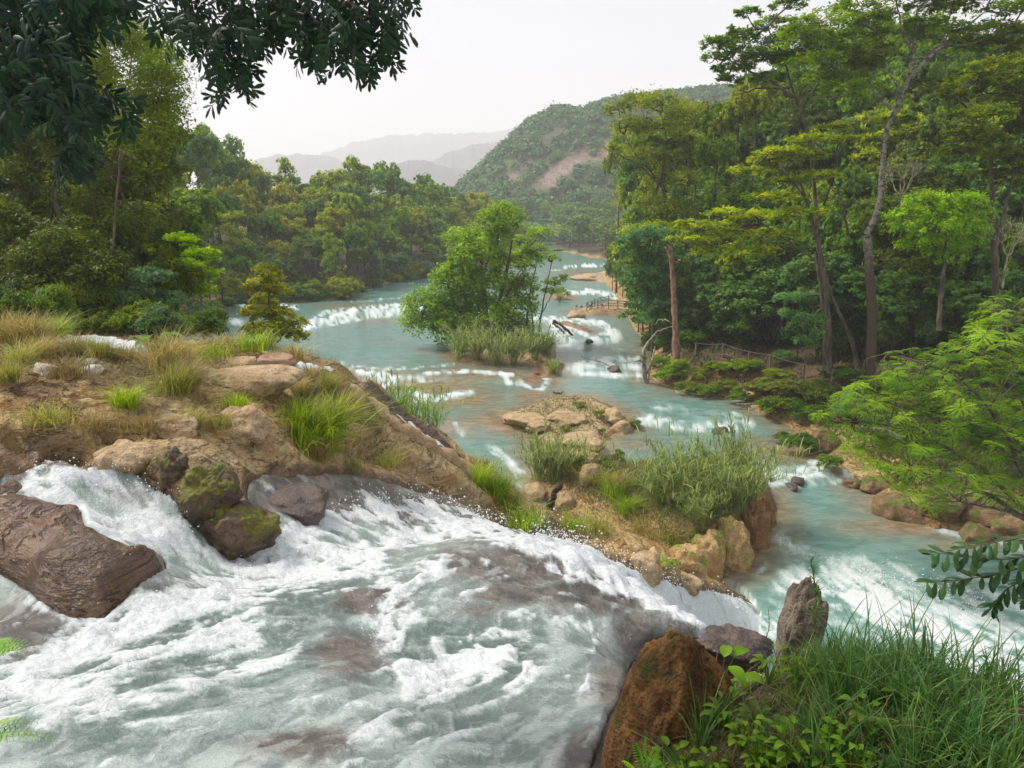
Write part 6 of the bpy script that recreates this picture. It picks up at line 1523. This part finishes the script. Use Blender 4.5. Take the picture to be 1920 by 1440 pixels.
weed('broadleaf_weed', 'yellow green leaved weed beside the top of the rusty boulder', 1350, 1290, 5.6, 11, .22, .12, .26, (.09,.15,.018), seed=3)
weed('broadleaf_weed', 'small leafy weed at the right edge of the near bank', 1868, 1310, 6.2, 10, .12, .06, .36, (.06,.11,.03), seed=4)
weed('broadleaf_weed', 'low weed leaves between rusty boulder and bottom edge', 1340, 1420, 4.9, 12, .09, .05, .12, (.10,.19,.03), seed=5)
weed('heart_leaved_plant', 'heart leaved bright plant standing on the left bank top', 287, 662, hit(287, 658)[1] * .97, 14, .50, .48, .55, (.09,.17,.045), seed=6)
weed('broadleaf_weed', 'herb with small oval leaves on the near bank middle', 1470, 1330, 5.4, 14, .07, .04, .22, (.12,.19,.025), seed=7)
fern('bright green fern below the rusty boulder', (1210, 1470), 4.2, [(1190,1395),(1230,1405),(1170,1430),(1245,1430),(1210,1385)], .05)
HB = [(1330,1270),(1385,1255),(1440,1262),(1500,1258),(1550,1262),(1300,1350),(1360,1350),(1420,1345),(1480,1400),(1560,1380),(1620,1350),(1330,1440),(1420,1420),(1540,1450),(1260,1440),(1600,1440),(1700,1300),(1390,1390)]
for i, (a, c) in enumerate(HB):
    q_ = hit(a, min(c + 20, 1439)); weed('herb', f"leafy yellow green herb on the near bank, {ORD[i]} listed from back left to front right", a, c + 20, q_[1] * .98, 16, go.uniform(.05, .10), go.uniform(.03, .05), go.uniform(.12, .30), [(.07,.12,.018),(.055,.095,.02),(.085,.13,.02)][i % 3], seed=50 + i, spread=1.6)['group'] = 'herbs on the near bank'
near_cover('tall_grass', 'tall arching grass along the back edge of the near bank', 900, .80, .016, (.042,.082,.026), 8, (px > 1540) & (py < 1330), .7)
# tall thin weeds against the water
def tall_weed(label, a, c, D, topx, topy, leaves, color, seed, L=.16, W=.014):
    g = np.random.default_rng(seed); root = at_y(a, c, D); tip = at_y(topx, topy, D) - root; e = empty('tall_weed', tuple(root), label, 'plant')
    P = curve((0, 0, 0), tip, g, .03, 12); V, F_ = tube(P, np.linspace(.006, .002, 12), 5); link('stem', mesh_np('stem', V, F_, None, True), BARK, e)
    n = leaves; tt = g.uniform(.45, 1, n); rt = np.stack([np.interp(tt, np.linspace(0, 1, 12), P[:, i]) for i in range(3)], -1)
    V, F_ = blades(g, rt, L * g.uniform(.6, 1.2, n), W * g.uniform(.7, 1.3, n), rlean(g, n) * 1.1, g.uniform(.6, 1.5, n), 4)
    link('foliage', mesh_np('foliage', V, F_, {'var': np.repeat(g.random(n), 10)}), LEAF, e, color)
tall_weed('tall narrow leaved weed rising over the pool behind the grey boulder', 1536, 1290, 6.6, 1520, 1050, 70, (.05,.10,.03), 1)
tall_weed('thin sprig beside the grey boulder, in front of white water', 1430, 1250, 6.8, 1440, 1140, 22, (.09,.13,.03), 2, .08, .008)
tall_weed('wiry sprig on top of the rusty boulder', 1278, 1240, 6.2, 1305, 1165, 16, (.06,.08,.04), 3, .10, .005)
tall_weed('dark leafed sprig at the right edge above the foam', 1885, 1330, 6.4, 1880, 1240, 20, (.05,.06,.03), 4, .09, .02)
#print('TRIS', sum(sum(len(p.vertices) - 2 for p in m.polygons) if len(m.polygons) < 10 else int(len(m.polygons) * 2) for m in bpy.data.meshes))
